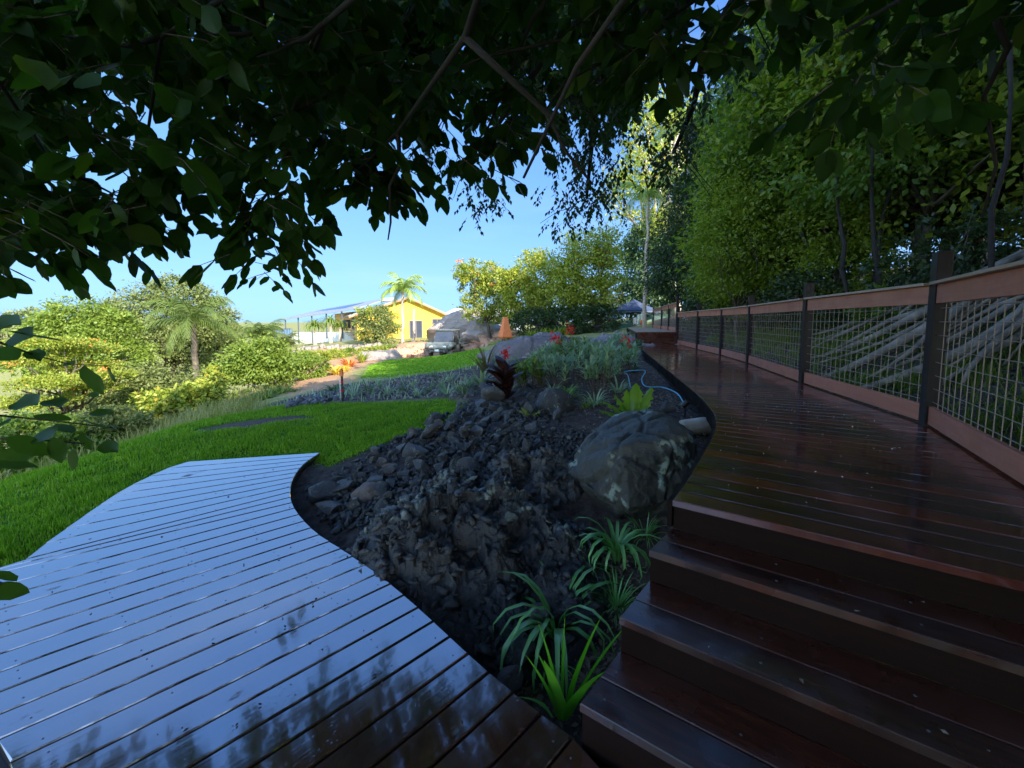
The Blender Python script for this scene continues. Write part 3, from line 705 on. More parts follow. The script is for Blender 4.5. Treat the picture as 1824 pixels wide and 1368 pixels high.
def rock_obj(name, mesh, loc, sc, rot, label, cat='rock', group=None):
    o = bpy.data.objects.new(name, mesh); COL.link(o); o.location = loc; o.scale = sc if hasattr(sc, '__len__') else (sc,) * 3; o.rotation_euler = rot
    return tag(o, label, cat, group)
RM = [rock_mesh('rock', i, 3, 10, .04, M['rock'], (1.15, .85, .7), 0, .3) for i in range(12)]
PILE = [(545, 880), (600, 845), (660, 808), (720, 778), (780, 748), (832, 712), (860, 672), (930, 668), (960, 700), (1000, 760), (960, 800), (880, 830), (800, 880), (720, 915), (650, 930), (590, 935)]
rs = RS(11); placed = []
for it in range(2600):
    px, py = rs.uniform(540, 1010), rs.uniform(670, 940)
    if not bool(inpoly(np.array([px]), np.array([py]), PILE)[0]): continue
    g = G(px, py, 12); big = rs.rand() ** 2.2
    edge = 1.25 if px < 780 and py < 860 else 1
    s = (.045 + .115 * big) * edge
    if any((g - q).length < (s + r) * .62 for q, r in placed): continue
    placed.append((g, s))
    if len(placed) >= 285: break
for g, s in placed:
    rock_obj('rock', RM[rs.randint(12)], (g.x, g.y, g.z + s * .3), s, (rs.randn() * .5, rs.randn() * .5, rs.rand() * 6.3), 'loose dark angular rock in the pile between low deck, lawn and bedrock', 'rock', 'dark broken rocks piled beside the lawn')
# rubble: uncountable chips
def chips(name, n, poly_px, smin, smax, mat, seed, label, kind='stuff', flat=.5, world=False):
    rs = RS(seed); xs = rs.uniform(min(p[0] for p in poly_px), max(p[0] for p in poly_px), n * 3); ys = rs.uniform(min(p[1] for p in poly_px), max(p[1] for p in poly_px), n * 3)
    ok = inpoly(xs, ys, poly_px); xs, ys = xs[ok][:n], ys[ok][:n]
    P = np.stack([xs, ys, Hf(xs, ys)], -1) if world else np.array([G(x, y, 14) for x, y in zip(xs, ys)]); n = len(P)
    ico = bmesh.new(); bmesh.ops.create_icosphere(ico, subdivisions=1, radius=1); BV = np.array([v.co[:] for v in ico.verts]); BF = np.array([[v.index for v in f.verts] for f in ico.faces]); ico.free()
    ax = norm(rs.randn(n, 3)); nr = norm(rs.randn(n, 3)); R = frames(ax, nr); sc = smin + (smax - smin) * rs.rand(n) ** 2
    BVn = BV[None] * (1 + .35 * rs.randn(n, len(BV), 1)) * np.array([1, .8, flat])
    W = np.einsum('nij,nkj->nki', R, BVn) * sc[:, None, None] + (P + np.array([0, 0, .2]) * sc[:, None])[:, None, :]
    Fc = (BF[None] + (np.arange(n) * len(BV))[:, None, None]).reshape(-1, 3)
    o = mesh_np(name, W.reshape(-1, 3), Fc, mat); return tag(o, label, 'rubble', kind=kind)
chips('rubble', 3000, [(550, 900), (640, 820), (830, 715), (860, 680), (960, 690), (1040, 780), (1010, 850), (900, 870), (800, 900), (700, 940), (600, 950)], .012, .04, M['rock'], 5, 'small broken stone chips between the dark rocks')
# bedrock outcrop
def outcrop(name, cx, cy, rx, ry, rz, amp, seed, mat, label, nx=150, zoff=0., freq=2.6, cat='rock outcrop', crack=0., shards=0):
    xs = np.linspace(-1.15, 1.15, nx); X, Y = np.meshgrid(xs, xs); r = np.sqrt(X ** 2 + Y ** 2)
    ca, sa = math.cos(rz), math.sin(rz); wx = cx + X * rx * ca - Y * ry * sa; wy = cy + X * rx * sa + Y * ry * ca
    h = Hf(wx, wy); Z = np.zeros_like(X)
    for i in range(nx):
        for j in range(nx):
            p = Vector((wx[i, j] * freq, wy[i, j] * freq, seed)); a = mn.hetero_terrain(p, .9, 2.1, 6, .7) * .35 + mn.ridged_multi_fractal(p * .7, 1, 2, 5, 1, 2) * .22
            if crack:
                q = Vector((p.x + .35 * mn.noise(p * 2), p.y + .35 * mn.noise(p * 2 + Vector((9, 0, 0))), p.z)); dd = mn.voronoi(q * .9)[0]; d3 = mn.voronoi(q * 2.6)[0]
                a += crack * (min(.35, dd[1] - dd[0]) * 2.2 + min(.3, d3[1] - d3[0]) * 1.1 + .9 * mn.cell(q * 1.3))
            Z[i, j] = a
    Z = (Z - Z.mean()); prof = np.clip(1 - r ** 3, -1, 1)
    zz = h + zoff * np.clip(prof * 1.6, -1.5, 1) + amp * Z * np.clip(1.2 - r ** 2, .0, 1) - .25 * np.clip(r - .9, 0, 1) * 4
    V = np.stack([wx, wy, zz], -1).reshape(-1, 3); i = np.arange(nx - 1)[:, None] * nx + np.arange(nx - 1)[None]
    Fc = np.stack([i, i + 1, i + nx + 1, i + nx], -1).reshape(-1, 4); o = mesh_np(name, V, Fc, mat, smooth=True)
    if shards:
        rs = RS(seed.__hash__() % 1000); k = rs.choice(np.where(r.ravel() < .98)[0], shards); P = V[k] + rs.randn(shards, 3) * np.array([.01, .01, .004])
        ico = bmesh.new(); bmesh.ops.create_icosphere(ico, subdivisions=1, radius=1); BV = np.array([v.co[:] for v in ico.verts]); BF = np.array([[v.index for v in f.verts] for f in ico.faces]); ico.free()
        sc = .010 + .045 * rs.rand(shards) ** 3; BVn = BV[None] * (1 + .4 * rs.randn(shards, len(BV), 1)) * np.array([1, .7, .35])
        W = np.einsum('nij,nkj->nki', frames(norm(rs.randn(shards, 3) * np.array([1, 1, .5])), norm(rs.randn(shards, 3) * .6 + np.array([0, 0, 1]))), BVn) * sc[:, None, None] + P[:, None, :]
        mesh_np('shards', W.reshape(-1, 3), (BF[None] + (np.arange(shards) * len(BV))[:, None, None]).reshape(-1, 3), M['rock'], o)['kind'] = 'stuff'
    return tag(o, label, cat)
outcrop('bedrock', -.22, 2.28,   .86, .60, -.25, .13, 2.0, M['bedrock'], 'black jagged wet bedrock mass between the low deck and steps', 300, .14, 4.4, crack=.6, shards=1100)
outcrop('rock_outcrop', -.1, 2.95, .75, .4, .1, .16, 7.0, M['rock'], 'dark rough rock shelf with grey litter behind the black bedrock', 180, .06, 5, crack=.6, shards=1300)
outcrop('rock_outcrop', .5, 11.2, 1.35, 1.0, 0, .25, 4.0, M['greyrock'], 'rounded grey rock hump behind the red flowers', 120, .42, 1.6, crack=.25)
outcrop('rock_outcrop', 2.3, 11.5, 1.2, .9, .2, .25, 14.0, M['greyrock'], 'lower grey rock hump right of the red flowers', 110, .22, 1.8, crack=.3)
outcrop('rock_outcrop', 4.2, 14.5, 2.2, 1.8, .2, .3, 24.0, M['greyrock'], 'flat pale cracked rock shelf left of raised platform', 110, .2, 1.4, crack=.5)
def hull_rock(name, pts, mat, amp, seed, levels=4):
    bm = bmesh.new(); [bm.verts.new(p) for p in pts]; bmesh.ops.convex_hull(bm, input=bm.verts)
    bmesh.ops.delete(bm, geom=[v for v in bm.verts if not v.link_faces], context='VERTS'); bmesh.ops.triangulate(bm, faces=bm.faces)
    for k in range(levels):
        bmesh.ops.subdivide_edges(bm, edges=bm.edges, cuts=1, use_grid_fill=True)
        if k < 2: bmesh.ops.smooth_vert(bm, verts=bm.verts, factor=.32, use_axis_x=True, use_axis_y=True, use_axis_z=True)
    bm.normal_update()
    off = []
    for v in bm.verts:
        p = v.co * 2.2 + Vector((seed, 0, 0)); dd = mn.voronoi(p * 1.3 + mn.noise_vector(p) * .35)[0]
        h = mn.fractal(p, 1, 2, 6) * .6 - max(0, .16 - (dd[1] - dd[0])) * 3.0 + mn.cell(p * .9 + mn.noise_vector(p) * .2) * .35 + mn.fractal(p * 5, 1, 2, 4) * .14
        off.append(v.normal * h * amp)
    for v, o_ in zip(bm.verts, off): v.co += o_
    c = sum((v.co for v in bm.verts), Vector()) / len(bm.verts)
    for v in bm.verts: v.co -= c
    m = bpy.data.meshes.new(name); bm.to_mesh(m); bm.free(); m.materials.append(mat)
    for p in m.polygons: p.use_smooth = True
    o = bpy.data.objects.new(name, m); COL.link(o); o.location = c; return o
bp = [D(*q) for q in [(992, 842, 2.95), (1045, 764, 3.1), (1095, 738, 3.3), (1185, 724, 3.25), (1238, 765, 3.0), (1252, 800, 2.8), (1195, 905, 2.45), (1125, 915, 2.42), (1050, 880, 2.6), (1110, 790, 2.55), (1190, 780, 2.6), (1228, 850, 2.62)]]
bp += [Vector((.55, 3.5, .1)), Vector((1.4, 3.4, .15)), Vector((.5, 3.2, .0)), Vector((1.25, 2.8, -.1)), Vector((.7, 2.6, -.05)), Vector((1.0, 3.6, .5))]
tag(hull_rock('boulder', bp, M['boulder'], .055, 3., 5), 'huge lichen-spotted dark boulder beside the walkway curve', 'boulder')
def brock(px, py, d, s, seed, label, mat=None, sq=(1, .8, .7), rot=(0, 0, 0), sub=4):
    m = rock_mesh('boulder', seed, sub, 9, .10, mat or M['rock'], sq, .03)
    for p in m.polygons: p.use_smooth = True
    q = D(px, py, d); return rock_obj('boulder', m, q, s, rot, label, 'boulder')
brock(985, 722, 4.7, .27, 31, 'brown knobbly boulder above the rock pile by the green fern', M['rock'], (1, .8, .9))
brock(880, 700, 5.6, .2, 32, 'dark wedge rock below the purple-leaved plant')
brock(652, 880, 3.1, .13, 33, 'rounded tan creased rock near the deck curve', M['greyrock'])
brock(585, 880, 3.2, .2, 34, 'flat black rock tucked under the deck edge', M['bedrock'], (1, .8, .5))
brock(700, 850, 3.6, .15, 35, 'smooth oval dark rock with pale rim on the pile')
brock(925, 1165, 1.75, .09, 36, 'pale grey rock below the bedrock, farther of two', M['greyrock'])
brock(905, 1205, 1.62, .07, 37, 'small blue-grey rock below the bedrock, nearer of two', M['greyrock'])
brock(960, 1100, 1.95, .09, 38, 'pale stone behind the middle strap-leaved clump', M['greyrock'])
brock(1190, 725, 3.75, .09, 39, 'dark stone holding the black garden stake', M['rock'])
brock(812, 590, 37, 3.4, 41, 'huge dark rock mound behind the buggy', M['farrock'], (1.15, .8, .55), (0, -.25, .2), 5)
brock(868, 592, 33, 2.2, 42, 'brown boulder behind the orange cone', M['farrock'], (1, .8, .6), sub=5)
brock(850, 600, 31, 1.2, 46, 'pink-grey boulder left of the orange cone', M['farrock'], (1, .8, .7))
brock(905, 596, 31, 1.2, 43, 'small pinkish boulder right behind the orange cone', M['redrock'])
brock(852, 604, 31, .8, 44, 'orange rock beside the parked buggy', M['redrock'])
brock(745, 625, 33, 1.6, 45, 'rust red rock bank left of the buggy', M['redrock'], (1.3, .7, .5))
brock(720, 632, 30, 1.2, 47, 'low red stone heap beside palm trunks', M['redrock'], (1.5, .7, .4))
brock(868, 636, 15, .45, 49, 'pale pinkish rock left of grey hump', M['greyrock'], (1, .8, .7))
# cut log by the walkway
mb = MB(); a = Pz(1215, 762, .36); b = a + Vector((.42, .05, .02)); mb.tube([a, a.lerp(b, .5), b], [.075, .085, .08], 14)
tag(mb.build('log', M['palebark'], smooth=True), 'pale cut log tucked between the big boulder and walkway', 'log')
#PART2
# ---------------------------------------------------------------- lawn and grass (uncountable)
def grass(name, label, n, poly, hmin, hmax, wd, mat, seed, dens=None, lean=.5):
    rs = RS(seed); P = np.array(poly); x = rs.uniform(P[:, 0].min(), P[:, 0].max(), n * 4); y = rs.uniform(P[:, 1].min(), P[:, 1].max(), n * 4)
    jx, jy = x + rs.randn(n * 4) * .03, y + rs.randn(n * 4) * .03
    ok = inpoly(jx, jy, poly)
    if dens: ok &= rs.rand(n * 4) < dens(x, y)
    x, y = x[ok][:n], y[ok][:n]; n = len(x); z = Hf(x, y); d = np.hypot(x, y)
    clumpn = np.array([mn.noise(Vector((a * 3.3, b * 3.3, 1))) + .6 * mn.noise(Vector((a * 9, b * 9, 5))) for a, b in zip(x, y)])
    h = (hmin + (hmax - hmin) * rs.rand(n)) * (1 + .8 * clumpn); a = rs.rand(n) * 6.283; w_ = wd * (.7 + .6 * rs.rand(n)) * (1 + d * .06)
    dx, dy = np.cos(a), np.sin(a); ln = lean * rs.rand(n) * h; b = rs.rand(n) * 6.283; lx, ly = np.cos(b) * ln, np.sin(b) * ln
    V = np.stack([np.stack([x - dx * w_ / 2, y - dy * w_ / 2, z - .004], -1), np.stack([x + dx * w_ / 2, y + dy * w_ / 2, z - .004], -1),
                  np.stack([x + dx * w_ / 3 + lx * .4, y + dy * w_ / 3 + ly * .4, z + h * .6], -1), np.stack([x - dx * w_ / 3 + lx * .4, y - dy * w_ / 3 + ly * .4, z + h * .6], -1),
                  np.stack([x + lx, y + ly, z + h * .97], -1)], 1).reshape(-1, 3)
    i = np.arange(n)[:, None] * 5; Fc = np.concatenate([i + np.array([[0, 1, 2]]), i + np.array([[0, 2, 3]]), i + np.array([[3, 2, 4]])])
    o = mesh_np(name, V, Fc, mat); return tag(o, label, 'grass', kind='stuff')
def notbare(x, y): return (~inpoly(x, y, BARE)) * np.clip(9. / (x * x + y * y), .12, 1)
grass('grass', 'short bright green lawn grass around the low deck', 95000, LAWN, .022, .05, .006, M['grass'], 1, notbare)
grass('grass', 'far strip of mown lawn before the parked buggy', 16000, LAWN2, .03, .06, .03, M['grass'], 2)
SLOPE = [(-5.2, 3.4), (-5.4, 6.2), (-4.3, 7.1), (-5.5, 8), (-7, 11), (-8.5, 15), (-10, 18), (-16, 18), (-15, 8), (-8, 3)]
grass('grass', 'long dry yellowish grass on the sunlit slope below the lawn', 22000, SLOPE, .08, .3, .012, M['drygrass'], 4, None, .8)
grass('grass', 'dry grass tufts round the far driveway and buggy', 9000, [(-14, 40), (-9, 30), (-4, 33), (-1, 24), (1.5, 20), (3, 33), (-5, 44)], .1, .25, .05, M['drygrass'], 5)
grass('grass', 'green weeds between forest edge and walkway fence', 9000, [(3.5, 1.6), (3.6, 3), (4.2, 5.2), (5, 7.6), (5.5, 9.4), (6.4, 13), (8, 13), (8, 8), (6.5, 4), (5, 1)], .05, .3, .01, M['f_mid'], 6, lambda x, y: np.array([.15 + .85 * (mn.noise(Vector((a * .8, b * .8, 3))) > .05) for a, b in zip(x, y)]), .8)
grass('ground_cover', 'grey-green ground cover weeds in the strip bed beyond the lawn', 500, [(-4.4, 7.2), (-5.6, 9), (-4.6, 12), (-1.2, 11.5), (-.7, 8.5), (-.9, 7)], .05, .2, .014, M['silver'], 14, None, .9)
# litter
def litter(name, label, n, poly, size, mat, seed, zf=None, lift=.004, dens=None):
    rs = RS(seed); P = np.array(poly); x = rs.uniform(P[:, 0].min(), P[:, 0].max(), n * 4); y = rs.uniform(P[:, 1].min(), P[:, 1].max(), n * 4)
    ok = inpoly(x, y, poly); x, y = x[ok][:n], y[ok][:n]; n = len(x); z = (Hf(x, y) if zf is None else np.full(n, zf)) + lift
    a = rs.randn(n, 3); a[:, 2] *= .25; nr = rs.randn(n, 3) * .35 + np.array([0, 0, 1])
    V, Fc = inst(LEAF4, np.stack([x, y, z + .3 * size * rs.rand(n) * (zf is None)], -1), frames(a, nr), size * (.4 + .9 * rs.rand(n)))
    return tag(mesh_np(name, V, Fc, mat), label, 'litter', kind='stuff')
litter('leaf_litter', 'dead leaves and bark chips scattered on the garden soil', 16000, [(-.9, 2.7), (-.8, 4.4), (-.5, 6), (.5, 9), (3.5, 13), (3.2, 9), (2.4, 5.8), (2.0, 4.3), (1.8, 3.5), (1.1, 3.3), (.6, 2.9)], .035, M['litter'], 8)
litter('leaf_litter', 'dead leaves under the grass clumps beside the steps', 1800, [(-.3, 1.45), (.1, 2.2), (.75, 2.45), (.7, 1.85), (.4, 1.45), (.1, 1.3)], .04, M['litter'], 9)
litter('leaf_litter', 'dead leaves on the forest floor behind the railing', 14000, [(3.4, 1.0), (4, 4.8), (4.8, 7.6), (5.4, 9.4), (6.2, 14), (10, 16), (12, 8), (9, 2)], .07, M['litter'], 10)
litter('fallen_petals', 'tiny pale petals fallen on the walkway boards', 130, [(1.5, 1.6), (3.0, 2.9), (3.5, 4.8), (2.3, 4.5), (1.5, 2.7), (.9, 1.8)], .012, M['white'], 12, .572, .004)
litter('leaf_crumbs', 'tiny dark leaf crumbs on the low deck boards', 60, [(-1.5, 1.2), (-2.7, 2.1), (-2.9, 3.4), (-2.2, 3.8), (-1.6, 3), (-.5, 1.8), (-.1, 1.2)], .016, M['purple'], 13, .001, .004)
for i, zz in enumerate(SZ[1:]):
    p_ = SP[i + 1]; d_, n_ = az(123.5), az(33.5); q_ = [p_ + d_ * .1, p_ + d_ * 1.6, p_ + d_ * 1.6 + n_ * .2, p_ + d_ * .1 + n_ * .2]
    litter('leaf_crumbs', 'small pale leaf scraps fallen on step number %d from the top' % (i + 1), 14, [tuple(v) for v in q_], .02, M['litter'], 30 + i, zz + .001, .004)
# screw heads on the boards
mb = MB(); rs = RS(4)
for i in range(14, len(lines) - 1):
    (a, b), (d_, c2) = lines[i], lines[i + 1]
    for f in (.06, .3, .55, .8, .96):
        for g_ in (.28, .72):
            p = Vector(a).lerp(Vector(b), f).lerp(Vector(d_).lerp(Vector(c2), f), g_); mb.lathe((p.x, p.y, .0005), [(.0034, 0), (.003, .0006), (.0015, .0002)], 8) if rs.rand() < .55 else None
mb.build('screw_heads', M['steel'], deck)['kind'] = 'stuff'
mb = MB()
for i in range(1, 4):
    for f in (.02, .26, .5, .8):
        for g_ in (.25, .75):
            p = (SP[i] + az(33.5) * .24 * g_) + az(123.5) * (1.6 * f + .03); mb.lathe((p.x, p.y, SZ[i] + .0005), [(.0045, 0), (.0042, .0008), (.002, .0003)], 8)
mb.build('screw_heads', M['steel'], stp)['kind'] = 'stuff'
# pale timber screen at the near left corner of the deck
ps = thing('timber_edging', 'pale pine upright boards edging the left deck corner at the frame', 'edging')
for k in range(6):
    p = Vector((-1.50, 1.07)) + az(-50) * (.10 * k) + az(220) * .06; mb = MB(); mb.beam((p.x, p.y, -.5), (p.x, p.y, -.045 + .004 * (k % 2)), .095, .03, Vector((.64, .77, 0))); mb.build('board', M['pine'], ps, bevel=.003)

# ---------------------------------------------------------------- garden plants
def on(px, py): return G(px, py)
GC = 'strap leaved clumps below the steps'
for px, py, n, L, sd_, lb, cat in [(990, 1150, 36, .62, 1, 'tall arching strap-leaved clump with glossy drooping green ribbons, middle of the gully', 'strap plant'),
                          (1098, 1000, 34, .46, 2, 'arching strap-leaved clump directly under the big boulder', 'strap plant')]:
    strappy('strap_plant', lb, cat, on(px, py), n, L, .026, 4.0, 22, M['strap'], GC, sd_)
strappy('mondo_grass', 'spiky thin dark green tuft against the second step', 'grass clump', on(1098, 1090), 60, .22, .008, 1.0, 60, M['strap'], GC, 3)
strappy('mondo_grass', 'small pale green tuft between the two strap-leaved clumps', 'grass clump', on(1045, 1020), 46, .2, .009, 1.8, 60, M['strap'], GC, 4)
strappy('mondo_grass', 'low pale curling tuft behind the sword-leaved plant', 'grass clump', on(975, 1190), 34, .17, .012, 2.4, 50, M['strap'], GC, 5)
strappy('mondo_grass', 'thin green tuft right of the boulder clump beside the top step', 'grass clump', on(1150, 960), 40, .2, .008, 1.5, 60, M['strap'], GC, 6)
q = D(1003, 1278, 1.44); ir = thing('sword_plant', 'bright green sword-leaved plant in the corner between deck and steps', 'sword plant', q)
rs = RS(5)
for i, (a, e, L, W) in enumerate([(20, 76, .42, .09), (80, 84, .36, .08), (15, 60, .42, .088), (200, 84, .28, .075), (150, 74, .26, .07), (-40, 70, .36, .085), (140, 80, .36, .05), (175, 70, .3, .045)]):
    V = []; Fc = []; d = Vector((math.cos(math.radians(a)), math.sin(math.radians(a)), 0)); el = math.radians(e); sdv = Vector((-d.y, d.x, 0)).lerp(Vector((1, 0, 0)), .5).normalized(); p = d * .02
    for k in range(11):
        f = k / 10; ww = W * min(1, .45 + f * 2) * (1 - f ** 2.4) ** .9; tn = Vector((math.cos(el) * d.x, math.cos(el) * d.y, math.sin(el))); up = sdv.cross(tn)
        V += [p - sdv * ww / 2 - up * ww * .15, p.copy(), p + sdv * ww / 2 - up * ww * .15]; p = p + tn * L / 10; el -= .03
    for k in range(10): b = k * 3; Fc += [(b, b + 1, b + 4, b + 3), (b + 1, b + 2, b + 5, b + 4)]
    mesh_np('leaf', V, Fc, M['iris'], ir, smooth=True)
V, Fc = blades(None, RS(3), (0, 0, 0), 1, .30, .04, 2.6, 30); mesh_np('leaf', [(-.02 - abs(v[0]) - abs(v[1]), -.0 + .1 * v[1], v[2] * .8) for v in V], Fc, M['strap'], ir, smooth=True)
# big scalloped leaves of the plant behind the boulder
def bigleaf_plant(name, label, pos, specs, mat, seed, cat='leafy plant', stem=True):
    rs = RS(seed); t = thing(name, label, cat, pos)
    for (a, e, L, W, dr) in specs:
        V = []; Fc = []; a = math.radians(a); el = math.radians(e); d = Vector((math.cos(a), math.sin(a), 0)); sdv = Vector((-d.y, d.x, 0)); p = d * .03
        N = 14
        for k in range(N + 1):
            f = k / N; ww = W * (math.sin(math.pi * min(1, .1 + f * .9)) ** .6) * (1 + .22 * math.sin(k * 2.4 + seed)); tn = Vector((math.cos(el) * d.x, math.cos(el) * d.y, math.sin(el))); up = sdv.cross(tn)
            V += [p - sdv * ww / 2 + up * (ww * .2 + .012 * math.sin(k * 2.1)), p - sdv * ww / 4 + up * .02 * ww, p.copy(), p + sdv * ww / 4 + up * .02 * ww, p + sdv * ww / 2 + up * (ww * .2 + .012 * math.cos(k * 2.4))]
            p = p + tn * L / N; el -= math.radians(dr) / N
        for k in range(N):
            b = k * 5; Fc += [(b + j, b + j + 1, b + j + 6, b + j + 5) for j in range(4)]
        mesh_np('leaf', V, Fc, mat, t, smooth=True)
    return t
bigleaf_plant('fern_plant', 'large yellow-green lobed leaves standing up behind the big boulder', D(1130, 752, 3.55), [(70, 86, .36, .15, 25), (20, 78, .36, .14, 30), (110, 80, .3, .13, 20), (190, 35, .34, .14, 30), (175, 52, .34, .13, 35), (10, 55, .22, .12, 60), (150, 70, .28, .13, 30)], M['b_green'] if False else leaf('fern_leaf', (.10, .24, .02), (.2, .34, .03), .45, .3), 2)
bigleaf_plant('fern_plant', 'little rosette of yellow-green lobed leaves among rocks', on(945, 742), [(i * 60 + 10, 50, .16, .05, 40) for i in range(6)], M['b_lime'], 3)
# canna lilies
def canna(px, py, d, h, label, mat, seed, nl=9, flower=True, LW=.09, LL=.35):
    base = D(px, py, d); g = H(base.x, base.y); rs = RS(seed); t = thing('canna_lily', label, 'flower plant', (base.x, base.y, g))
    for s in range(2 if nl > 8 else 1):
        ox, oy = rs.randn(2) * .05 * s; mb = MB(); hh = h * (1 - .2 * s); mb.tube(limb((ox, oy, -.05), (ox * 1.4, oy, hh), rs, 5, .02), [.012, .012, .011, .01, .008, .006], 6); mb.build('stem', mat, t)
        for i in range(nl):
            z = hh * (.08 + .7 * i / nl); V = []; Fc = []; a = i * 2.2 + rs.rand(); el = math.radians(70 - rs.rand() * 20); dd = Vector((math.cos(a), math.sin(a), 0)); sdv = Vector((-dd.y, dd.x, 0)); p = Vector((ox, oy, z)); L = LL * (.8 + .4 * rs.rand())
            for k in range(8):
                f = k / 7; ww = LW * (math.sin(math.pi * min(1, .12 + f * .88)) ** .7); tn = dd * math.cos(el) + Vector((0, 0, math.sin(el))); up = sdv.cross(tn)
                V += [p - sdv * ww / 2 + up * ww * .2, p.copy(), p + sdv * ww / 2 + up * ww * .2]; p = p + tn * L / 7; el -= .16
            for k in range(7): b = k * 3; Fc += [(b, b + 1, b + 4, b + 3), (b + 1, b + 2, b + 5, b + 4)]
            mesh_np('leaf', V, Fc, mat, t, smooth=True)
        if flower and s == 0:
            c0 = np.array([ox * 1.4, oy, hh]); n = 34; pp = c0 + rs.randn(n, 3) * np.array([.035, .035, .05]) * (d / 6); V, Fc = inst(LEAF4, pp, frames(norm(rs.randn(n, 3) + np.array([0, 0, .6])), rs.randn(n, 3)), np.full(n, .06 * d / 6)); mesh_np('flower', V, Fc, M['red'], t)
    return t
canna(900, 690, 5.9, .72, 'dark purple-leaved canna with a red flower at the rock bed', M['purple'], 1, 16, True, .15, .36)
canna(988, 650, 7.6, .66, 'green-leaved canna with a red flower in front of the grey rock hump', M['canna'], 2, 7, True, .1, .3)
canna(1015, 650, 8.2, .74, 'canna with the taller red flower right of the first green one', M['canna'], 3, 6, True, .1, .3)
canna(1116, 640, 8.6, .52, 'small red flowering plant left of the raised platform', M['canna'], 4, 5, True, .06, .2)
bigleaf_plant('banana_plant', 'broad bright leaves with dark sword leaves, middle of the garden bed', on(955, 672), [(100, 80, .5, .17, 20), (60, 75, .45, .16, 30), (140, 70, .4, .15, 30)], M['canna'], 4)
# sword-like cordylines
for px, py, n, L, W, mat, sd_, lb in [(866, 668, 34, .85, .045, 'bronze', 1, 'bronze spiky cordyline at the left end of the garden bed'), (858, 690, 30, .50, .045, 'varieg', 2, 'pale variegated spiky plant in front of the bronze cordyline'),
        (965, 688, 10, .7, .06, 'bronze', 3, 'dark upright sword leaves behind the little boulder'), (985, 700, 26, .28, .02, 'varieg', 5, 'silvery spiky rosette beside the brown boulder'),
        (1045, 728, 24, .2, .014, 'b_green', 6, 'light green grass tuft right of the brown boulder'), (835, 690, 30, .36, .02, 'silver', 7, 'dark blue-green tuft left of the variegated plant')]:
    strappy('cordyline' if L > .3 else 'grass_tuft', lb, 'spiky plant', on(px, py), n, L, W, .9, 50, M[mat], None, sd_, r0=.04)
# silvery layered shrubs: many upright stems topped with narrow leaves
def whorl(px, py, h, label, mat, seed, ns=7, spread=.28, L=.16, W=.022, cat='shrub'):
    g = on(px, py); rs = RS(seed); t = thing('garden_shrub', label, cat, g, 0, 'silvery green shrubs in the garden bed'); st = MB(); V = []; Fc = []
    for i in range(ns):
        a = rs.rand() * 6.28; r = spread * rs.rand() ** .6; top = Vector((math.cos(a) * r, math.sin(a) * r, h * (.6 + .5 * rs.rand()))); st.tube(limb((math.cos(a) * r * .4, math.sin(a) * r * .4, -.03), top, rs, 4, .05), [.007] * 5, 5)
        for lv in range(3):
            v, f = blades(None, rs, top - Vector((0, 0, .07 * lv)), 9, L, W, 1.1, 75, seg=4, r0=.01); b = len(V); V += v; Fc += [tuple(x + b for x in y) for y in f]
    mesh_np('leaves', V, Fc, M[mat], t, smooth=True); st.build('stems', M['bark'], t); return t
for i, (px, py, h, mt, lb) in enumerate([(1000, 690, .34, 'silver', 'silvery narrow-leaved shrub just behind the brown boulder'), (1035, 672, .45, 'silver', 'silvery narrow-leaved shrub at the bed centre, rear'), (1065, 700, .42, 'silver', 'silvery whorled shrub left of the blue hose, front'),
        (1090, 680, .40, 'silver', 'silvery whorled shrub left of the blue hose, rear'), (1020, 655, .38, 'b_green', 'green whorled shrub below the red canna flowers'), (1105, 662, .36, 'silver', 'pale whorled shrub beside the walkway curve'),
        (940, 690, .3, 'b_green', 'yellow-green shrub right of the purple-leaved plant'), (1080, 655, .36, 'silver', 'soft green shrub below the grey rock shelf'), (1120, 640, .34, 'f_blue', 'dark green shrub below the raised platform'), (1095, 628, .4, 'silver', 'feathery grey-green shrub by the pale rock shelf'),
        (975, 668, .4, 'silver', 'silver shrub beside the broad bright leaves')]):
    whorl(px, py, h * 1.25, lb, mt, 20 + i, 14, .34, .2, .028)
for i, (px, py, n, L, W, mt, lb) in enumerate([(905, 705, 30, .3, .02, 'b_green', 'yellow-green tuft at the foot of the purple-leaved canna'), (1010, 712, 34, .32, .03, 'canna', 'broad green tuft behind the brown knobbly boulder'), (1060, 722, 30, .26, .02, 'silver', 'silvery tuft left of the lobed-leaf plant'),
        (1100, 700, 34, .34, .022, 'silver', 'arching silver-green tuft inside the hose loop'), (930, 660, 26, .5, .07, 'canna', 'broad green sword-leaved plant behind the purple canna'), (1040, 640, 26, .5, .06, 'canna', 'bright broad-leaved clump under the right red flowers'),
        (1085, 668, 26, .42, .05, 'b_green', 'light green clump in the middle right of the bed'), (880, 655, 26, .5, .04, 'silver', 'blue-green spiky clump behind the bronze cordyline'), (1130, 660, 30, .3, .03, 'f_blue', 'low dark green clump beside the far walkway edge'), (970, 640, 30, .45, .05, 'b_yel', 'yellowish leafy clump in front of the grey hump')]):
    strappy('garden_plant', lb, 'garden plant', on(px, py), n, L, W, 1.5, 55, M[mt], 'leafy tufts in the central garden bed', 140 + i, r0=.06)
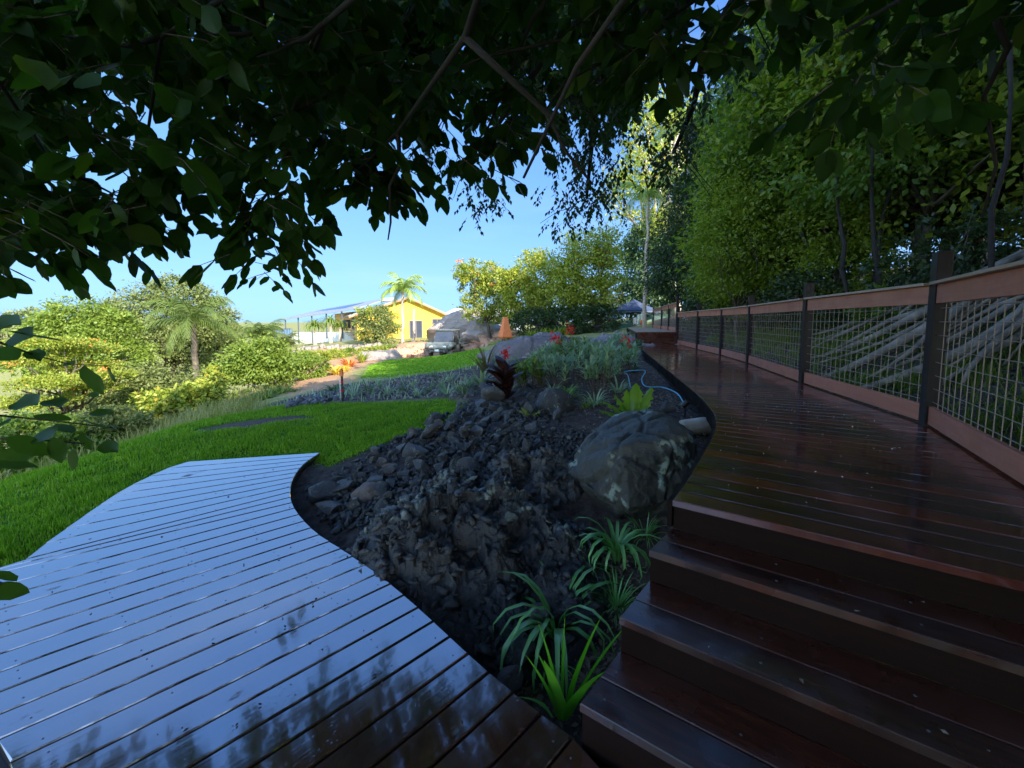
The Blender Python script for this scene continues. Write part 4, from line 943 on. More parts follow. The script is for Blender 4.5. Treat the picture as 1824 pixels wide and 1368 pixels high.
# low plants in the far strip bed
rs = RS(8)
BEDL = ['leftmost', 'second', 'third', 'fourth', 'fifth', 'sixth', 'seventh', 'eighth', 'ninth', 'tenth', 'eleventh', 'twelfth', 'thirteenth', 'last']
for i, (px, py) in enumerate([(630, 706), (655, 702), (672, 690), (690, 703), (715, 700), (735, 690), (742, 705), (765, 700), (785, 690), (796, 704), (770, 672), (815, 698), (800, 680), (828, 705)]):
    strappy('bed_plant', 'small silvery green tuft, %s from the left in the strip bed beyond the lawn' % BEDL[i], 'garden plant', on(px, py), 26, .28 + .16 * rs.rand(), .02, 1.2, 55, M[['silver', 'f_blue', 'varieg'][i % 3]], 'tufts in the strip bed beyond the lawn', 60 + i, r0=.07)
strappy('bed_shrub', 'dark green rounded tuft behind the slim garden light', 'garden plant', on(598, 700), 60, .42, .03, 2.0, 60, M['f_blue'], None, 80, r0=.08)
chips('bed_stones', 900, [(520, 722), (620, 690), (720, 670), (830, 665), (850, 690), (830, 712), (700, 712), (560, 722)], .02, .07, M['greyrock'], 15, 'grey mulch lumps in the strip bed beyond the lawn')
chips('edge_stones', 260, [(510, 728), (560, 705), (610, 690), (612, 712), (560, 722)], .04, .12, M['rock'], 16, 'dark edging stones at the left tip of the strip bed')
chips('bank_stones', 420, [(-10, 28), (-6.4, 28), (-6.2, 33), (-10, 34)], .1, .42, M['redrock'], 17, 'rust coloured stones on the bank before the palm', world=True)
chips('bank_stones', 300, [(-20, 33), (-10, 35), (-10, 38), (-20, 37)], .1, .4, M['farrock'], 18, 'pinkish retaining stones above the clipped hedge', world=True)
chips('bank_stones', 260, [(-3.3, 28), (-1.5, 26), (.3, 28), (0, 32), (-3, 34)], .1, .45, M['redrock'], 19, 'orange stones right of the buggy', world=True)
# garden light: slim post
g = on(609, 716); gl = thing('garden_light', 'slim black and orange garden tap post with red fittings at lawn edge', 'garden post', g)
mb = MB(); mb.lathe((-.012, 0, 0), [(.02, -.05), (.02, .4), (.017, .41)], 12); mb.build('sleeve', M['stone'], gl, smooth=True)
mb = MB(); mb.box((.016, 0, .28), (.035, .03, .58)); mb.build('post', M['black'], gl, bevel=.003)
mb = MB(); mb.box((.012, -.005, .54), (.062, .04, .1)); mb.lathe((.014, 0, .59), [(.03, 0), (.028, .02), (.014, .04)], 10); mb.build('head', M['orange'], gl, bevel=.004)
for z in (.22, .38):
    mb = MB(); mb.lathe((.018, -.02, z), [(.012, -.02), (.024, -.01), (.024, .015), (.012, .02)], 10, 'y'); mb.build('tap', M['red'], gl)
# blue hose and black stake
hp = [Pz(1123, 690, .47), Pz(1118, 668, .50), Pz(1112, 662, .50), Pz(1148, 660, .50), Pz(1143, 675, .48), Pz(1150, 688, .45), Pz(1180, 690, .44), Pz(1205, 700, .44), Pz(1217, 716, .46)]
hp = [Vector(p) for p in hp]; c3 = []
for i in range(len(hp) - 1):
    a, b, c, d = hp[max(i - 1, 0)], hp[i], hp[i + 1], hp[min(i + 2, len(hp) - 1)]
    for j in range(6): f = j / 6; c3.append(.5 * ((2 * b) + (c - a) * f + (2 * a - 5 * b + 4 * c - d) * f * f + (3 * b - a - 3 * c + d) * f ** 3))
mb = MB(); mb.tube(c3 + [hp[-1]], .0085, 8); tag(mb.build('garden_hose', M['hose'], smooth=True), 'light blue garden hose looping over the mulch by the walkway', 'hose')
q = Pz(1220, 735, .42); st = thing('garden_spotlight', 'small black garden spotlight on a spike beside the walkway edge', 'spotlight', q)
mb = MB(); mb.tube([(0, 0, -.05), (.0, 0, .07)], .008, 6); mb.build('spike', M['black'], st)
mb = MB(); mb.tube([(-.03, .0, .06), (.0, 0, .09), (.02, -.02, .13)], [.02, .028, .03], 10); mb.build('lamp_head', M['black'], st)
mb = MB(); mb.tube([(.02, 0, .05), (.1, .03, .03), (.17, .06, .06)], .004, 5); mb.build('cable', M['black'], st)
mb = MB(); q = [Pz(1258, 0 + 745, .44), Pz(1200, 668, .48)]
# white conduit peeking from the walkway
mb = MB(); a = Pz(1200, 667, .50); mb.tube([a + Vector((-.1, .03, .0)), a, a + Vector((.06, -.06, .02))], .013, 7); tag(mb.build('pipe_end', M['white'], smooth=True), 'short white pipe end poking out under the walkway edge', 'pipe')

# ---------------------------------------------------------------- fig roots on the bank
def root(p, r, label_t): pass
fg = thing('fig_tree', 'huge pale-rooted fig tree at the right, roots spreading down to the fence', 'tree', (8.6, 5.0, H(8.6, 5.0)))
FB = Vector(fg.location); rs = RS(17); k = 0
def onbank(x, y, dz): return Vector((x, y, H(x, y) + dz))
for (xe, ye, r0, up) in [(4.1, 4.4, .13, .05), (4.35, 5.6, .12, .05), (4.9, 6.9, .10, .03), (4.3, 3.2, .14, .04), (5.6, 7.7, .10, .03), (4.4, 2.4, .12, .02), (5.0, 4.9, .08, .2), (4.6, 3.8, .07, .25), (6.3, 8.6, .09, .03), (5.3, 3.1, .09, .2), (4.2, 3.9, .06, .02), (4.5, 5.1, .07, .3), (4.0, 2.8, .06, .3), (4.8, 6.2, .05, .02), (5.2, 7.3, .06, .2), (4.7, 4.4, .05, .35), (5.6, 5.9, .06, .2), (4.2, 1.9, .06, .1)]:
    pts = []; rr = []; N = 14
    for i in range(N + 1):
        f = i / N; x = 8.3 + (xe - 8.3) * f + math.sin(f * 5 + k) * .18 * f; y = 5.0 + (ye - 5.0) * f + math.cos(f * 6 + k * 2) * .22 * f
        pts.append(onbank(x, y, (1 - f) ** 2 * .9 + .10 + up * math.sin(f * 3))); rr.append(r0 * (1.0 * (1 - f) + .24) * (1 + .12 * math.sin(i * 1.7 + k)))
    mb = MB(); mb.tube(pts, rr, 10); mb.build('root', M['rootbark'], fg, world=True, smooth=True); k += 1
    # a fork
    mb = MB(); i = 7; e = pts[i] + Vector((-.9 - .3 * rs.rand(), rs.randn() * .6, 0)); e.z = H(e.x, e.y) + .04
    mb.tube([pts[i], pts[i].lerp(e, .4) + Vector((0, 0, .1)), e], [rr[i] * .6, rr[i] * .5, rr[i] * .25], 8); mb.build('root', M['rootbark'], fg, world=True, smooth=True)
mb = MB(); mb.tube([FB + Vector((0, 0, -.3)), FB + Vector((.1, 0, 1)), FB + Vector((.3, .1, 2.6)), FB + Vector((.2, -.4, 5))], [1.1, .7, .5, .35], 14)
for e in [(-1.5, -2, 8), (1.5, 2, 8.5), (-3, 2, 8), (0, 0, 9.5)]: mb.tube(limb(FB + Vector((.2, -.3, 4.6)), FB + Vector(e), rs, 6, .1), [.3, .25, .2, .16, .12, .08, .05], 8)
mb.build('trunk', M['rootbark'], fg, world=True, smooth=True)
crown_mesh('crown', RS(18), [(-1.5, -2, 8, 3, 3, 2), (1.5, 2, 8.5, 3, 3, 2.2), (-2.6, 2, 7.6, 2.6, 2.8, 2), (0, 0, 9.5, 3.2, 3.2, 1.8)], 9000, .24, M['f_dark'], fg)

# ---------------------------------------------------------------- forest on the right
def protoT(name, label, lobes, n, size, mat, r0, seed, pos, h0, group, bark=None, **kw):
    return tree(name, label, 'tree', pos, lobes, n, size, mat, bark or M['bark'], group, r0, seed, **kw)
FG = 'dense forest trees behind the railing'
def place(x, y, dz=0): return Vector((x, y, H(x, y) + dz))
L1 = [(0, 0, 5.2, 2.3, 2.3, 2.4), (.9, .6, 3.6, 1.7, 1.7, 1.5), (-1.0, -.3, 4.0, 1.7, 1.8, 1.7), (.2, -.8, 6.8, 1.6, 1.6, 1.3), (-.4, .9, 2.6, 1.5, 1.5, 1.0)]
T1 = protoT('forest_tree', 'leafy mid-green tree leaning over the railing, nearest the fourth post', L1, 30000, .13, M['f_mid'], .13, 1, place(8.5, 11.8), 0, FG, clump=.32)
T2 = protoT('forest_tree', 'dark dense tree with drooping leaves beside the grey palm trunk', [(0, 0, 4.6, 2.0, 2.0, 2.8), (.3, .8, 2.4, 1.8, 1.8, 1.6), (-.7, -.4, 3.2, 1.5, 1.5, 1.6), (0, 0, 6.8, 1.4, 1.4, 1.2)], 30000, .13, M['f_dark'], .12, 2, place(9.7, 16.0), 0, FG, clump=.3, droop=.9)
T3 = protoT('forest_tree', 'yellow-green leafy young tree at the forest edge behind the third bay', [(0, 0, 2.6, 1.2, 1.2, 1.4), (.4, .3, 1.4, 1.0, 1.0, .8), (-.3, .3, 3.9, .9, .9, .8)], 12000, .09, M['f_yel'], .05, 3, place(6.4, 11.2), 0, FG, clump=.25)
def more(src, x, y, sc, rz, lb, mat=None, dz=0, sx=1):
    o = copy_tree(src); o.location = place(x, y, dz); o.scale = (sc * sx, sc * sx, sc); o.rotation_euler = (0, 0, rz); o['label'] = lb; return o
FT = [(T3, 7.9, 11.6, 1.75, 2.2, 'bright yellow-green leafy tree arching over the middle of the walkway'), (T3, 8.4, 8.2, 1.9, 5.0, 'yellow-green leafy tree above the fig roots'), (T3, 9.0, 15.2, 1.5, .7, 'bright green tree just right of the grey palm trunk'), (T1, 8.8, 8.6, 1.15, 1.2, 'big mid-green forest tree behind the fig roots'), (T1, 9.6, 12.6, 1.35, 2.5, 'tall forest tree with translucent leaves, upper right of the walkway'), (T1, -2.5, -8.5, 1.2, 3.1, 'unseen tree added behind the viewer, left, to block back light'), (T2, -.4, -6.0, 1.1, 1.7, 'unseen dark tree added close behind the viewer to block back light'), (T2, 10.4, 9.0, 1.3, .8, 'dark tall forest tree deep behind the second railing bay'),  # both trees behind the viewer are added, unseen, to cut sky light from there
      (T2, 11.5, 6.6, 1.3, 2.0, 'dark shaded tree behind the fig trunk'), (T2, 12.5, 11.5, 1.5, 4.0, 'tall dark tree deep in the forest, right of the translucent one'), (T1, 11.0, 14.6, 1.15, 4.4, 'rounded green tree over the fifth railing bay'),
      (T2, 11, 16, 1.4, 5, 'dark tall tree closing the forest behind the platform railing'), (T3, 7.9, 13.6, 1.1, 2, 'small bright-leaved sapling behind the last railing bays'), (T3, 7.6, 9.4, .9, 4, 'bright-leaved sapling between railing and dark forest'),
      (T2, 12.5, 3.0, 1.35, 1.1, 'dark forest tree at the far right edge of the picture'), (T1, 14.5, 8, 1.6, 3.3, 'tall green tree in the deepest forest row'), (T2, 15, 13, 1.7, 2.3, 'tallest dark tree in the deepest forest row'), (T1, 13, 18, 1.6, .3, 'broad green crown far back above the grey palm'),
      (T2, 9.6, 20.5, 1.0, 1.9, 'dark rounded tree behind the gazebo tent, right side'), (T1, 10.5, -1.5, 1.35, 1.9, 'forest tree beside the house steps, right of the camera'), (T2, 9.5, -5.5, 1.4, 3.9, 'dark forest tree standing behind the viewer, right'),
      (T1, 6.0, -6.5, 1.3, 5.2, 'forest tree standing behind the viewer, nearer the steps'), (T2, 13.5, -6, 1.7, .4, 'tall forest tree behind the viewer, farthest right'), (T1, 3.0, -9, 1.3, 2.4, 'forest tree standing behind the viewer, centre'),
      (T2, 15.5, 0, 1.7, .9, 'tall dark forest tree right of the steps, deep row'), (T2, 7.6, -2.2, 1.05, 2.9, 'dark forest tree nearest the steps on the right'), (T1, 17.5, 4.5, 1.8, 1.9, 'very tall green tree right of the fig, deepest row'), (T2, 12, 22, 1.5, 1.2, 'dark tree beyond the platform, deep right')]
for a_ in FT: more(*a_)
# understorey saplings: thin trunks
rs = RS(31)
for i in range(26):
    x, y = rs.uniform(6.8, 12), rs.uniform(5.5, 15); b = place(x, y, -.1); h = rs.uniform(3.5, 6); mb = MB()
    mb.tube(limb(b, b + Vector((rs.randn() * .5, rs.randn() * .5, h)), rs, 6, .04), [.05 * (1 - .08 * j) * (.6 + .6 * rs.rand()) for j in range(7)], 6)
    tag(mb.build('sapling', M['darkbark'], smooth=True), 'thin bare dark sapling trunk in the shaded forest behind the railing', 'sapling', 'thin trunks in the dark understorey')
for i, (x, y, s) in enumerate([(6.6, 8.8, 1), (7.0, 10.6, .8), (6.8, 12.6, .9), (7.4, 6.9, 1.1), (8.6, 4.6 + 3, .9), (6.4, 6.7, .5), (9.5, 11, 1.5), (10.5, 7.5, 1.5), (11, 9.5, 1.6), (9, 13.5, 1.4), (12, 5.5, 1.6), (7.3, 15, 1.2)]):
    nm = ['dark leafy understorey shrub behind the middle railing bay', 'low understorey shrub beside a sapling trunk', 'dark shrub behind the far railing bays', 'shrub above the upper fig roots', 'shrub behind the fig roots, deeper', 'small leafy seedling by the tips of the roots', 'tall shrub deep in the understorey, centre', 'tall shrub behind the fig, left', 'tall shrub deep behind the fig', 'tall shrub deep behind the far bays', 'tall shrub right of the fig trunk', 'shrub near the foot of the raised platform'][i]
    bush('understorey_shrub', nm, 'shrub', place(x, y), [(0, 0, .8 * s, .8 * s, .8 * s, .8 * s), (.4 * s, .3, .5 * s, .6 * s, .6 * s, .5 * s)], int(2600), .09 * (s ** .3), M['f_dark'] if i != 5 else M['f_mid'], 'understorey shrubs behind the railing', 40 + i)

# ---------------------------------------------------------------- middle trees (beyond the garden)
def T(px, py, d, lob_px, n, size, mat, name, label, bark='bark', seed=1, gz=None, **kw):
    """lob_px: (px, py, rx_px, ry_px, depth offset) of the crown lobes; they are turned into metres at distance d"""
    b = D(px, py, d); gz_ = H(b.x, b.y) if gz is None else gz; base = Vector((b.x, b.y, gz_)); k = d / F_; lobes = []
    for (x, y, rx, ry, dd) in lob_px:
        c = D(x, y, d + dd); lobes.append((c.x - base.x, c.y - base.y, c.z - base.z, rx * k, max(rx, ry) * k * .9, ry * k))
    return tree(name, label, 'tree', base, lobes, n, size, mat, M[bark], seed=seed, **kw)
T(1160, 590, 34, [(1170, 470, 62, 78, 0), (1150, 530, 50, 45, 0), (1195, 420, 45, 45, 1), (1225, 520, 40, 60, 1), (1140, 440, 34, 34, 0)], 30000, .25, M['f_blue'], 'broadleaf_tree', 'blue-green leafy tree behind the gazebo tent', seed=5, clump=.3, droop=.8, r0=.15)
T(1272, 560, 16.5, [(1285, 440, 46, 80, 0), (1270, 520, 42, 50, 0), (1310, 400, 40, 50, 1)], 20000, .15, M['f_dark'], 'broadleaf_tree', 'dark weeping-leaved tree right of the grey palm trunk', seed=6, droop=1.2, r0=.13)
T(1205, 560, 33, [(1160, 190, 40, 40, 0), (1205, 210, 50, 60, 1), (1150, 300, 50, 50, 0), (1215, 330, 50, 60, 0), (1110, 350, 34, 50, 0), (1180, 400, 60, 40, 0), (1240, 260, 40, 60, 2), (1130, 250, 24, 30, 0)], 14000, .26, M['b_yel'], 'gum_tree', 'tall pale-limbed sparse gum tree catching sunlight above the gazebo', 'palebark', seed=7, r0=.34, nl=22, clump=.5, shell=.2, fork=.42)
T(1065, 590, 27, [(1040, 450, 42, 40, 0), (1075, 440, 34, 34, 0), (1010, 500, 40, 46, 0), (1050, 520, 46, 36, 0), (1080, 490, 28, 34, 0)], 15000, .19, M['b_yel'], 'wattle_tree', 'feathery yellow-green tree highest of the middle group', seed=8, clump=.4, shell=.3, r0=.14)
T(960, 585, 29, [(960, 490, 44, 44, 0), (930, 530, 44, 44, 0), (990, 540, 44, 44, 0), (905, 500, 28, 26, 0)], 17000, .2, M['b_yel'], 'wattle_tree', 'rounded yellow-green tree between orange cone and the tallest one', seed=9, clump=.35, shell=.35, r0=.14)
T(872, 590, 31, [(850, 485, 40, 22, 0), (880, 500, 36, 26, 0), (865, 540, 44, 36, 0), (830, 492, 20, 10, -1), (900, 560, 30, 26, 0), (835, 515, 20, 12, 0)], 15000, .18, M['b_lime'], 'flame_tree', 'spreading lime-green tree with orange tips behind the boulders', seed=10, clump=.25, shell=.4, r0=.15, second=(260, .22, M['orangeleaf']), upn=1.5)
T(1000, 590, 26, [(1000, 575, 56, 26, 0), (950, 575, 40, 24, 0), (1060, 572, 46, 30, 0)], 9000, .2, M['f_dark'], 'shrub_tree', 'dark shaded thicket under the yellow-green trees', seed=11)
T(1070, 585, 34, [(1075, 552, 30, 34, 0), (1092, 530, 22, 20, 0), (1050, 568, 24, 20, 0)], 7000, .16, M['b_olive'], 'shrub_tree', 'olive bushy shrub left of the gazebo tent', seed=12)
for i, px in enumerate([945, 958, 972, 985, 997, 1010]):
    g = D(px, 598, 24); strappy('golden_cane', 'little golden-leaved hedge plant, %s from the left behind the grey rock' % BEDL[i], 'hedge plant', Vector((g.x, g.y, H(g.x, g.y))), 60, .75, .06, 1.2, 40, M['b_lime'], 'golden hedge plants behind the grey rock', 90 + i, r0=.15)
# tall slender palms
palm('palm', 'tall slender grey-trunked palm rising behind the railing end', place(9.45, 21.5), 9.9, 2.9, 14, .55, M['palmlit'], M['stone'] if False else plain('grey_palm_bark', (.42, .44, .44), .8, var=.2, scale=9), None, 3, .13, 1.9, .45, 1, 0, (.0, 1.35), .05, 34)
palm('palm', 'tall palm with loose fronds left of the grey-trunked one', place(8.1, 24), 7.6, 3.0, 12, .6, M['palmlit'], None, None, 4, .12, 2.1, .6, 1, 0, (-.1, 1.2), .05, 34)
# ---------------------------------------------------------------- left slope vegetation
T(310, 700, 30, [(310, 560, 78, 62, 0), (250, 570, 60, 50, 0), (365, 590, 55, 55, 0), (320, 520, 46, 30, 0), (385, 620, 34, 50, 0), (200, 600, 50, 60, -1), (300, 630, 80, 50, 0)], 42000, .2, M['b_olive'], 'shade_tree', 'large domed olive-green tree towering over the left slope', seed=20, gz=-3.4, clump=.28, r0=.35, nl=14)
T(150, 700, 22, [(150, 560, 48, 30, 0), (110, 590, 50, 36, 0), (190, 590, 46, 40, 0), (200, 640, 60, 46, 0), (90, 640, 60, 40, 0)], 26000, .16, M['b_green'], 'leafy_tree', 'bright yellow-topped green tree left of the domed one', seed=21, gz=-3.5, clump=.25)
T(70, 700, 30, [(60, 575, 50, 24, 0), (20, 600, 40, 30, 0)], 7000, .2, M['b_olive'], 'leafy_tree', 'pale grey-green tree top at far left skyline', seed=29, gz=-4)
T(120, 800, 12.5, [(90, 610, 60, 7, 0), (160, 622, 56, 7, 1), (60, 640, 66, 8, 0), (150, 650, 60, 8, 1), (200, 668, 40, 7, 0), (90, 680, 66, 8, -1), (60, 715, 60, 9, -1), (170, 690, 40, 7, 0)], 26000, .075, M['b_lime'], 'flame_tree', 'flat-layered lime-green poinciana with orange tips, near left', seed=22, gz=-2.4, clump=.16, shell=.1, r0=.09, nl=12, second=(240, .08, M['orangeleaf']), upn=2.5, droop=.0)
T(260, 760, 15, [(250, 690, 52, 40, 0), (210, 720, 46, 40, 0), (290, 720, 40, 30, 0), (150, 740, 56, 40, 0), (330, 740, 30, 20, 0), (362, 690, 34, 42, 1)], 23000, .12, M['b_olive'], 'scrub_tree', 'twiggy olive scrub tree at the foot of the left slope', seed=23, gz=-2.4, clump=.3, shell=.2)
T(447, 702, 14.5, [(455, 640, 44, 30, 0), (430, 660, 34, 26, 0), (490, 655, 34, 26, 0), (470, 622, 30, 20, 0)], 15000, .11, M['b_green'], 'mango_tree', 'small round-headed green tree with slim pale trunk on the slope', 'palebark', seed=24, r0=.05, clump=.42, shell=.3)
T(80, 800, 9, [(60, 790, 90, 46, 0), (140, 790, 60, 40, 0), (0, 800, 60, 60, 0)], 16000, .09, M['f_mid'], 'thicket', 'shaded leafy thicket just below the lawn edge, left', seed=25, gz=-2.3, r0=.04)
T(200, 780, 9.5, [(200, 750, 40, 26, 0), (245, 748, 24, 18, 0), (150, 770, 40, 26, 0)], 8000, .08, M['b_olive'], 'thicket', 'thin-stemmed scrub behind the left lawn edge', seed=26, gz=-2.0, r0=.03, shell=.1)
bush('shrub', 'golden-green leafy shrub in front of the palm stump', 'shrub', place(-9.3, 11.6), [(0, 0, .45, .7, .6, .45), (-1.1, 0, .35, .7, .6, .4), (.2, .3, .9, .3, .3, .4)], 6000, .12, M['b_lime'], None, 51)
for i, (px, py, d, L, mt, lb) in enumerate([(380, 716, 12, .9, 'b_lime', 'yellow strap-leaved clump at the slope foot, left'), (408, 712, 12.5, .9, 'b_lime', 'yellow strap-leaved clump at the slope foot, right'), (470, 722, 11, .45, 'b_green', 'low yellow-green tuft beside the dirt track'),
        (505, 706, 12, .5, 'b_green', 'pale green tuft below the red bank'), (330, 690, 14, .9, 'b_green', 'tall drooping green clump left of the yellow ones'), (245, 760, 9.5, .5, 'b_green', 'small palm-like clump in scrub shadow')]):
    b = D(px, py, d); strappy('slope_plant', lb, 'strap plant', Vector((b.x, b.y, H(b.x, b.y) - .05)), 130, L, .05, 2.2, 70, M[mt], 'leafy clumps on the left slope', 100 + i, r0=.3)
bush('shrub', 'pale green bush between round-headed tree and palms', 'shrub', place(-8.9, 17), [(0, 0, .5, .9, .8, .6), (-1.2, .5, .5, .9, .8, .6)], 6000, .12, M['b_green'], None, 52)
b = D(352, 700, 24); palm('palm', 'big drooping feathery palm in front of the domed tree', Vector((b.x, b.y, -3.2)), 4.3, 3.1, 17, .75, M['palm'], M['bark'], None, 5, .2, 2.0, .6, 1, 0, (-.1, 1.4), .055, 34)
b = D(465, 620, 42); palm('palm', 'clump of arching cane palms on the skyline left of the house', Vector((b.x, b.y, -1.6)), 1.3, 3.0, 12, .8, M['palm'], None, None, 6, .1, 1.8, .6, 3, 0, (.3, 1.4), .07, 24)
b = D(500, 640, 36); palm('palm', 'grey-green low palm left of the clipped hedge', Vector((b.x, b.y, -1.5)), .6, 1.9, 14, .5, M['b_olive'], None, None, 7, .1, 1.6, .5, 2, 0, (.3, 1.4), .06, 20)
# ---------------------------------------------------------------- house and its garden
hs = thing('house', 'single-storey yellow rendered house with low gable and long veranda', 'house', (-12.6, 47.5, 0)); HL = Vector((-17.7, 45.0, 0)); HR = Vector((-7.4, 50.0, 0)); HB = Vector((-.437, .9, 0))
zb, ze, za = -1.2, 2.15, 4.15; ap = (HL + HR) / 2
def wallp(mb, pts, th): mb.add(pts + [tuple(Vector(p) + th) for p in pts], [tuple(range(len(pts))), tuple(range(2 * len(pts) - 1, len(pts) - 1, -1))] + [(i, i + len(pts), (i + 1) % len(pts) + len(pts), (i + 1) % len(pts)) for i in range(len(pts))])
mb = MB(); wallp(mb, [(HL.x, HL.y, zb), (HR.x, HR.y, zb), (HR.x, HR.y, 1.75), (ap.x, ap.y, za), (HL.x, HL.y, ze)], HB * .2); mb.build('gable_wall', M['yellow'], hs, world=True)
mb = MB(); B2 = HL + HB * 12; wallp(mb, [(HL.x - .004, HL.y + .01, zb), (HL.x - .004, HL.y + .01, ze - .002), (B2.x, B2.y, ze - .002), (B2.x, B2.y, zb)], Vector((.18, .08, 0))); mb.build('side_wall', M['tan'], hs, world=True)
mb = MB(); B3 = HR + HB * 12; wallp(mb, [(HR.x, HR.y, zb), (B3.x, B3.y, zb), (B3.x, B3.y, 1.75), (HR.x, HR.y, 1.75)], Vector((-.18, -.08, 0))); mb.build('side_wall', M['yellow'], hs, world=True)
e = (HR - HL).normalized()
def slab(a, b, z1, z2, over=.7, dep=12.5, th=.12, name='roof', mat='roof'):
    mb = MB(); P = [Vector((a.x, a.y, z1)) - HB * over, Vector((b.x, b.y, z2)) - HB * over]; Q = [p + HB * (dep + over) for p in P]
    wallp(mb, [tuple(P[0]), tuple(P[1]), tuple(Q[1]), tuple(Q[0])], Vector((0, 0, th))); return mb.build(name, M[mat], hs, world=True)
slab(HL - e * .9, ap, ze - .25, za + .06); slab(ap, HR + e * .9, za + .06, 1.75 - .36)
mb = MB(); mb.beam(Vector((ap.x, ap.y, za + .0)) - HB * .74, Vector((*(HR + e * .9).xy, 1.32)) - HB * .74, .04, .22); mb.beam(Vector((*(HL - e * .9).xy, ze - .32)) - HB * .74, Vector((ap.x, ap.y, za + .0)) - HB * .74, .04, .22); mb.build('bargeboard', M['timber_trim'], hs, world=True)
def winp(c, wd, ht, n_, name='window', along=e, pane='glass', fr='winframe', leafs=2):
    f = MB(); c = Vector(c); up = Vector((0, 0, 1))
    for s in (-1, 1): f.beam(c + along * s * wd / 2 - up * ht / 2, c + along * s * wd / 2 + up * ht / 2, .1, .12, along)
    for s in (-1, 1): f.beam(c - along * wd / 2 + up * s * ht / 2, c + along * wd / 2 + up * s * ht / 2, .12, .1)
    if leafs > 1: f.beam(c - up * ht / 2, c + up * ht / 2, .06, .1, along)
    o = f.build(name, M[fr], hs, world=True); g_ = MB(); g_.beam(c - along * (wd / 2 - .05) + n_ * -.02, c + along * (wd / 2 - .05) + n_ * -.02, .02, ht - .1); p = g_.build('pane', M[pane], None)
    Mi = hs.matrix_basis.inverted(); p.data.transform(Mi); p.parent = o; return o
nrm = -HB
def gx(px): # point of the gable wall seen at column px
    u = (px - 912) / 700; tt = (HL.x - u * HL.y) / (u * e.y - e.x); return HL + e * tt
a = gx(741); winp((a.x, a.y, .28) + nrm * .05 if False else Vector((a.x, a.y, .35)) + nrm * .05, 1.5, 2.15, nrm, 'sliding_door')
a = gx(779); winp(Vector((a.x, a.y, 1.35)) + nrm * .05, 1.2, .55, nrm)
mb = MB(); a = gx(741); mb.box(Vector((a.x, a.y, -.86)) + nrm * .7, (2.2, 1.2, .2), rz=math.atan2(e.y, e.x)); mb.build('door_step', M['farrock'], hs, world=True)
a = HL + HB * 5.5; winp(Vector((a.x - .03, a.y - .02, 1.15)), 3.2, 1.5, Vector((-.9, -.44, 0)), 'window', HB)
# veranda wing
W0 = Vector((-19.3, 49.3, 0)); W1 = Vector((-33.5, 58.0, 0)); we = (W1 - W0).normalized(); wn = Vector((-we.y, we.x, 0)); wn = wn if wn.y > 0 else -wn
B_ = Vector((-21.5, 55, 0))
mb = MB(); wallp(mb, [tuple(W0 + wn * 3 + Vector((0, 0, .0))), tuple(W0 + we * 9 + wn * 3), tuple(W0 + we * 9 + wn * 3 + Vector((0, 0, 2.4))), tuple(W0 + wn * 3 + Vector((0, 0, 3.0)))], wn * .2); mb.build('veranda_wall', M['tan'], hs, world=True)
mb = MB(); P = [W0 - we * .3 + Vector((0, 0, 2.95)), W1 + we * .3 + Vector((0, 0, 1.62))]; wallp(mb, [tuple(P[0]), tuple(P[1]), tuple(P[1] + wn * 6 + Vector((0, 0, 1.5))), tuple(P[0] + wn * 6 + Vector((0, 0, 1.7)))], Vector((0, 0, .14))); mb.build('veranda_roof', M['roof'], hs, world=True)
mb = MB(); mb.beam(P[0] - wn * .08 + Vector((0, 0, .02)), P[1] - wn * .08 + Vector((0, 0, .02)), .12, .2); mb.build('gutter', M['roof'], hs, world=True)
mb = MB(); q0 = P[0].lerp(P[1], .25) + Vector((0, 0, .30)) + wn * .8; q1 = P[0].lerp(P[1], .8) + Vector((0, 0, .28)) + wn * .8; wallp(mb, [tuple(q0), tuple(q1), tuple(q1 + wn * 3.3 + Vector((0, 0, .9))), tuple(q0 + wn * 3.3 + Vector((0, 0, 1.0)))], Vector((0, 0, .06))); mb.build('solar_panels', M['panel'], hs, world=True)
mb = MB(); q = W0 + wn * 4 + we * 0; mb.tube([q + Vector((-.3, 0, 4.15)), q + Vector((1.6, .3, 4.3))], .28, 14); mb.build('water_heater', M['stone'], hs, world=True, smooth=True)
for i in range(6):
    p = W0.lerp(W1, i / 5) + wn * .15; zt = 2.9 - 1.3 * i / 5; mb = MB(); mb.beam((p.x, p.y, -2.0 if i > 2 else -.9), (p.x, p.y, zt), .13, .13, we); mb.build('veranda_post', M['steel'], hs, world=True)
mb = MB(); wallp(mb, [tuple(W0 + wn * .3 + Vector((0, 0, -1.6))), tuple(W1 + wn * .3 + Vector((0, 0, -2.4))), tuple(W1 + wn * .3 + Vector((0, 0, -.25))), tuple(W0 + wn * .3 + Vector((0, 0, -.1)))], wn * 2.8); mb.build('base_wall', M['white'], hs, world=True)
mb = MB()
for i in range(6): q = W0 - we * .2 + Vector((0, 0, -.9 + .16 * i)) - we * -.32 * i; mb.box(q - wn * .3, (.35, .9, .06), rz=math.atan2(we.y, we.x))
mb.build('stairs', M['timber_trim'], hs, world=True)
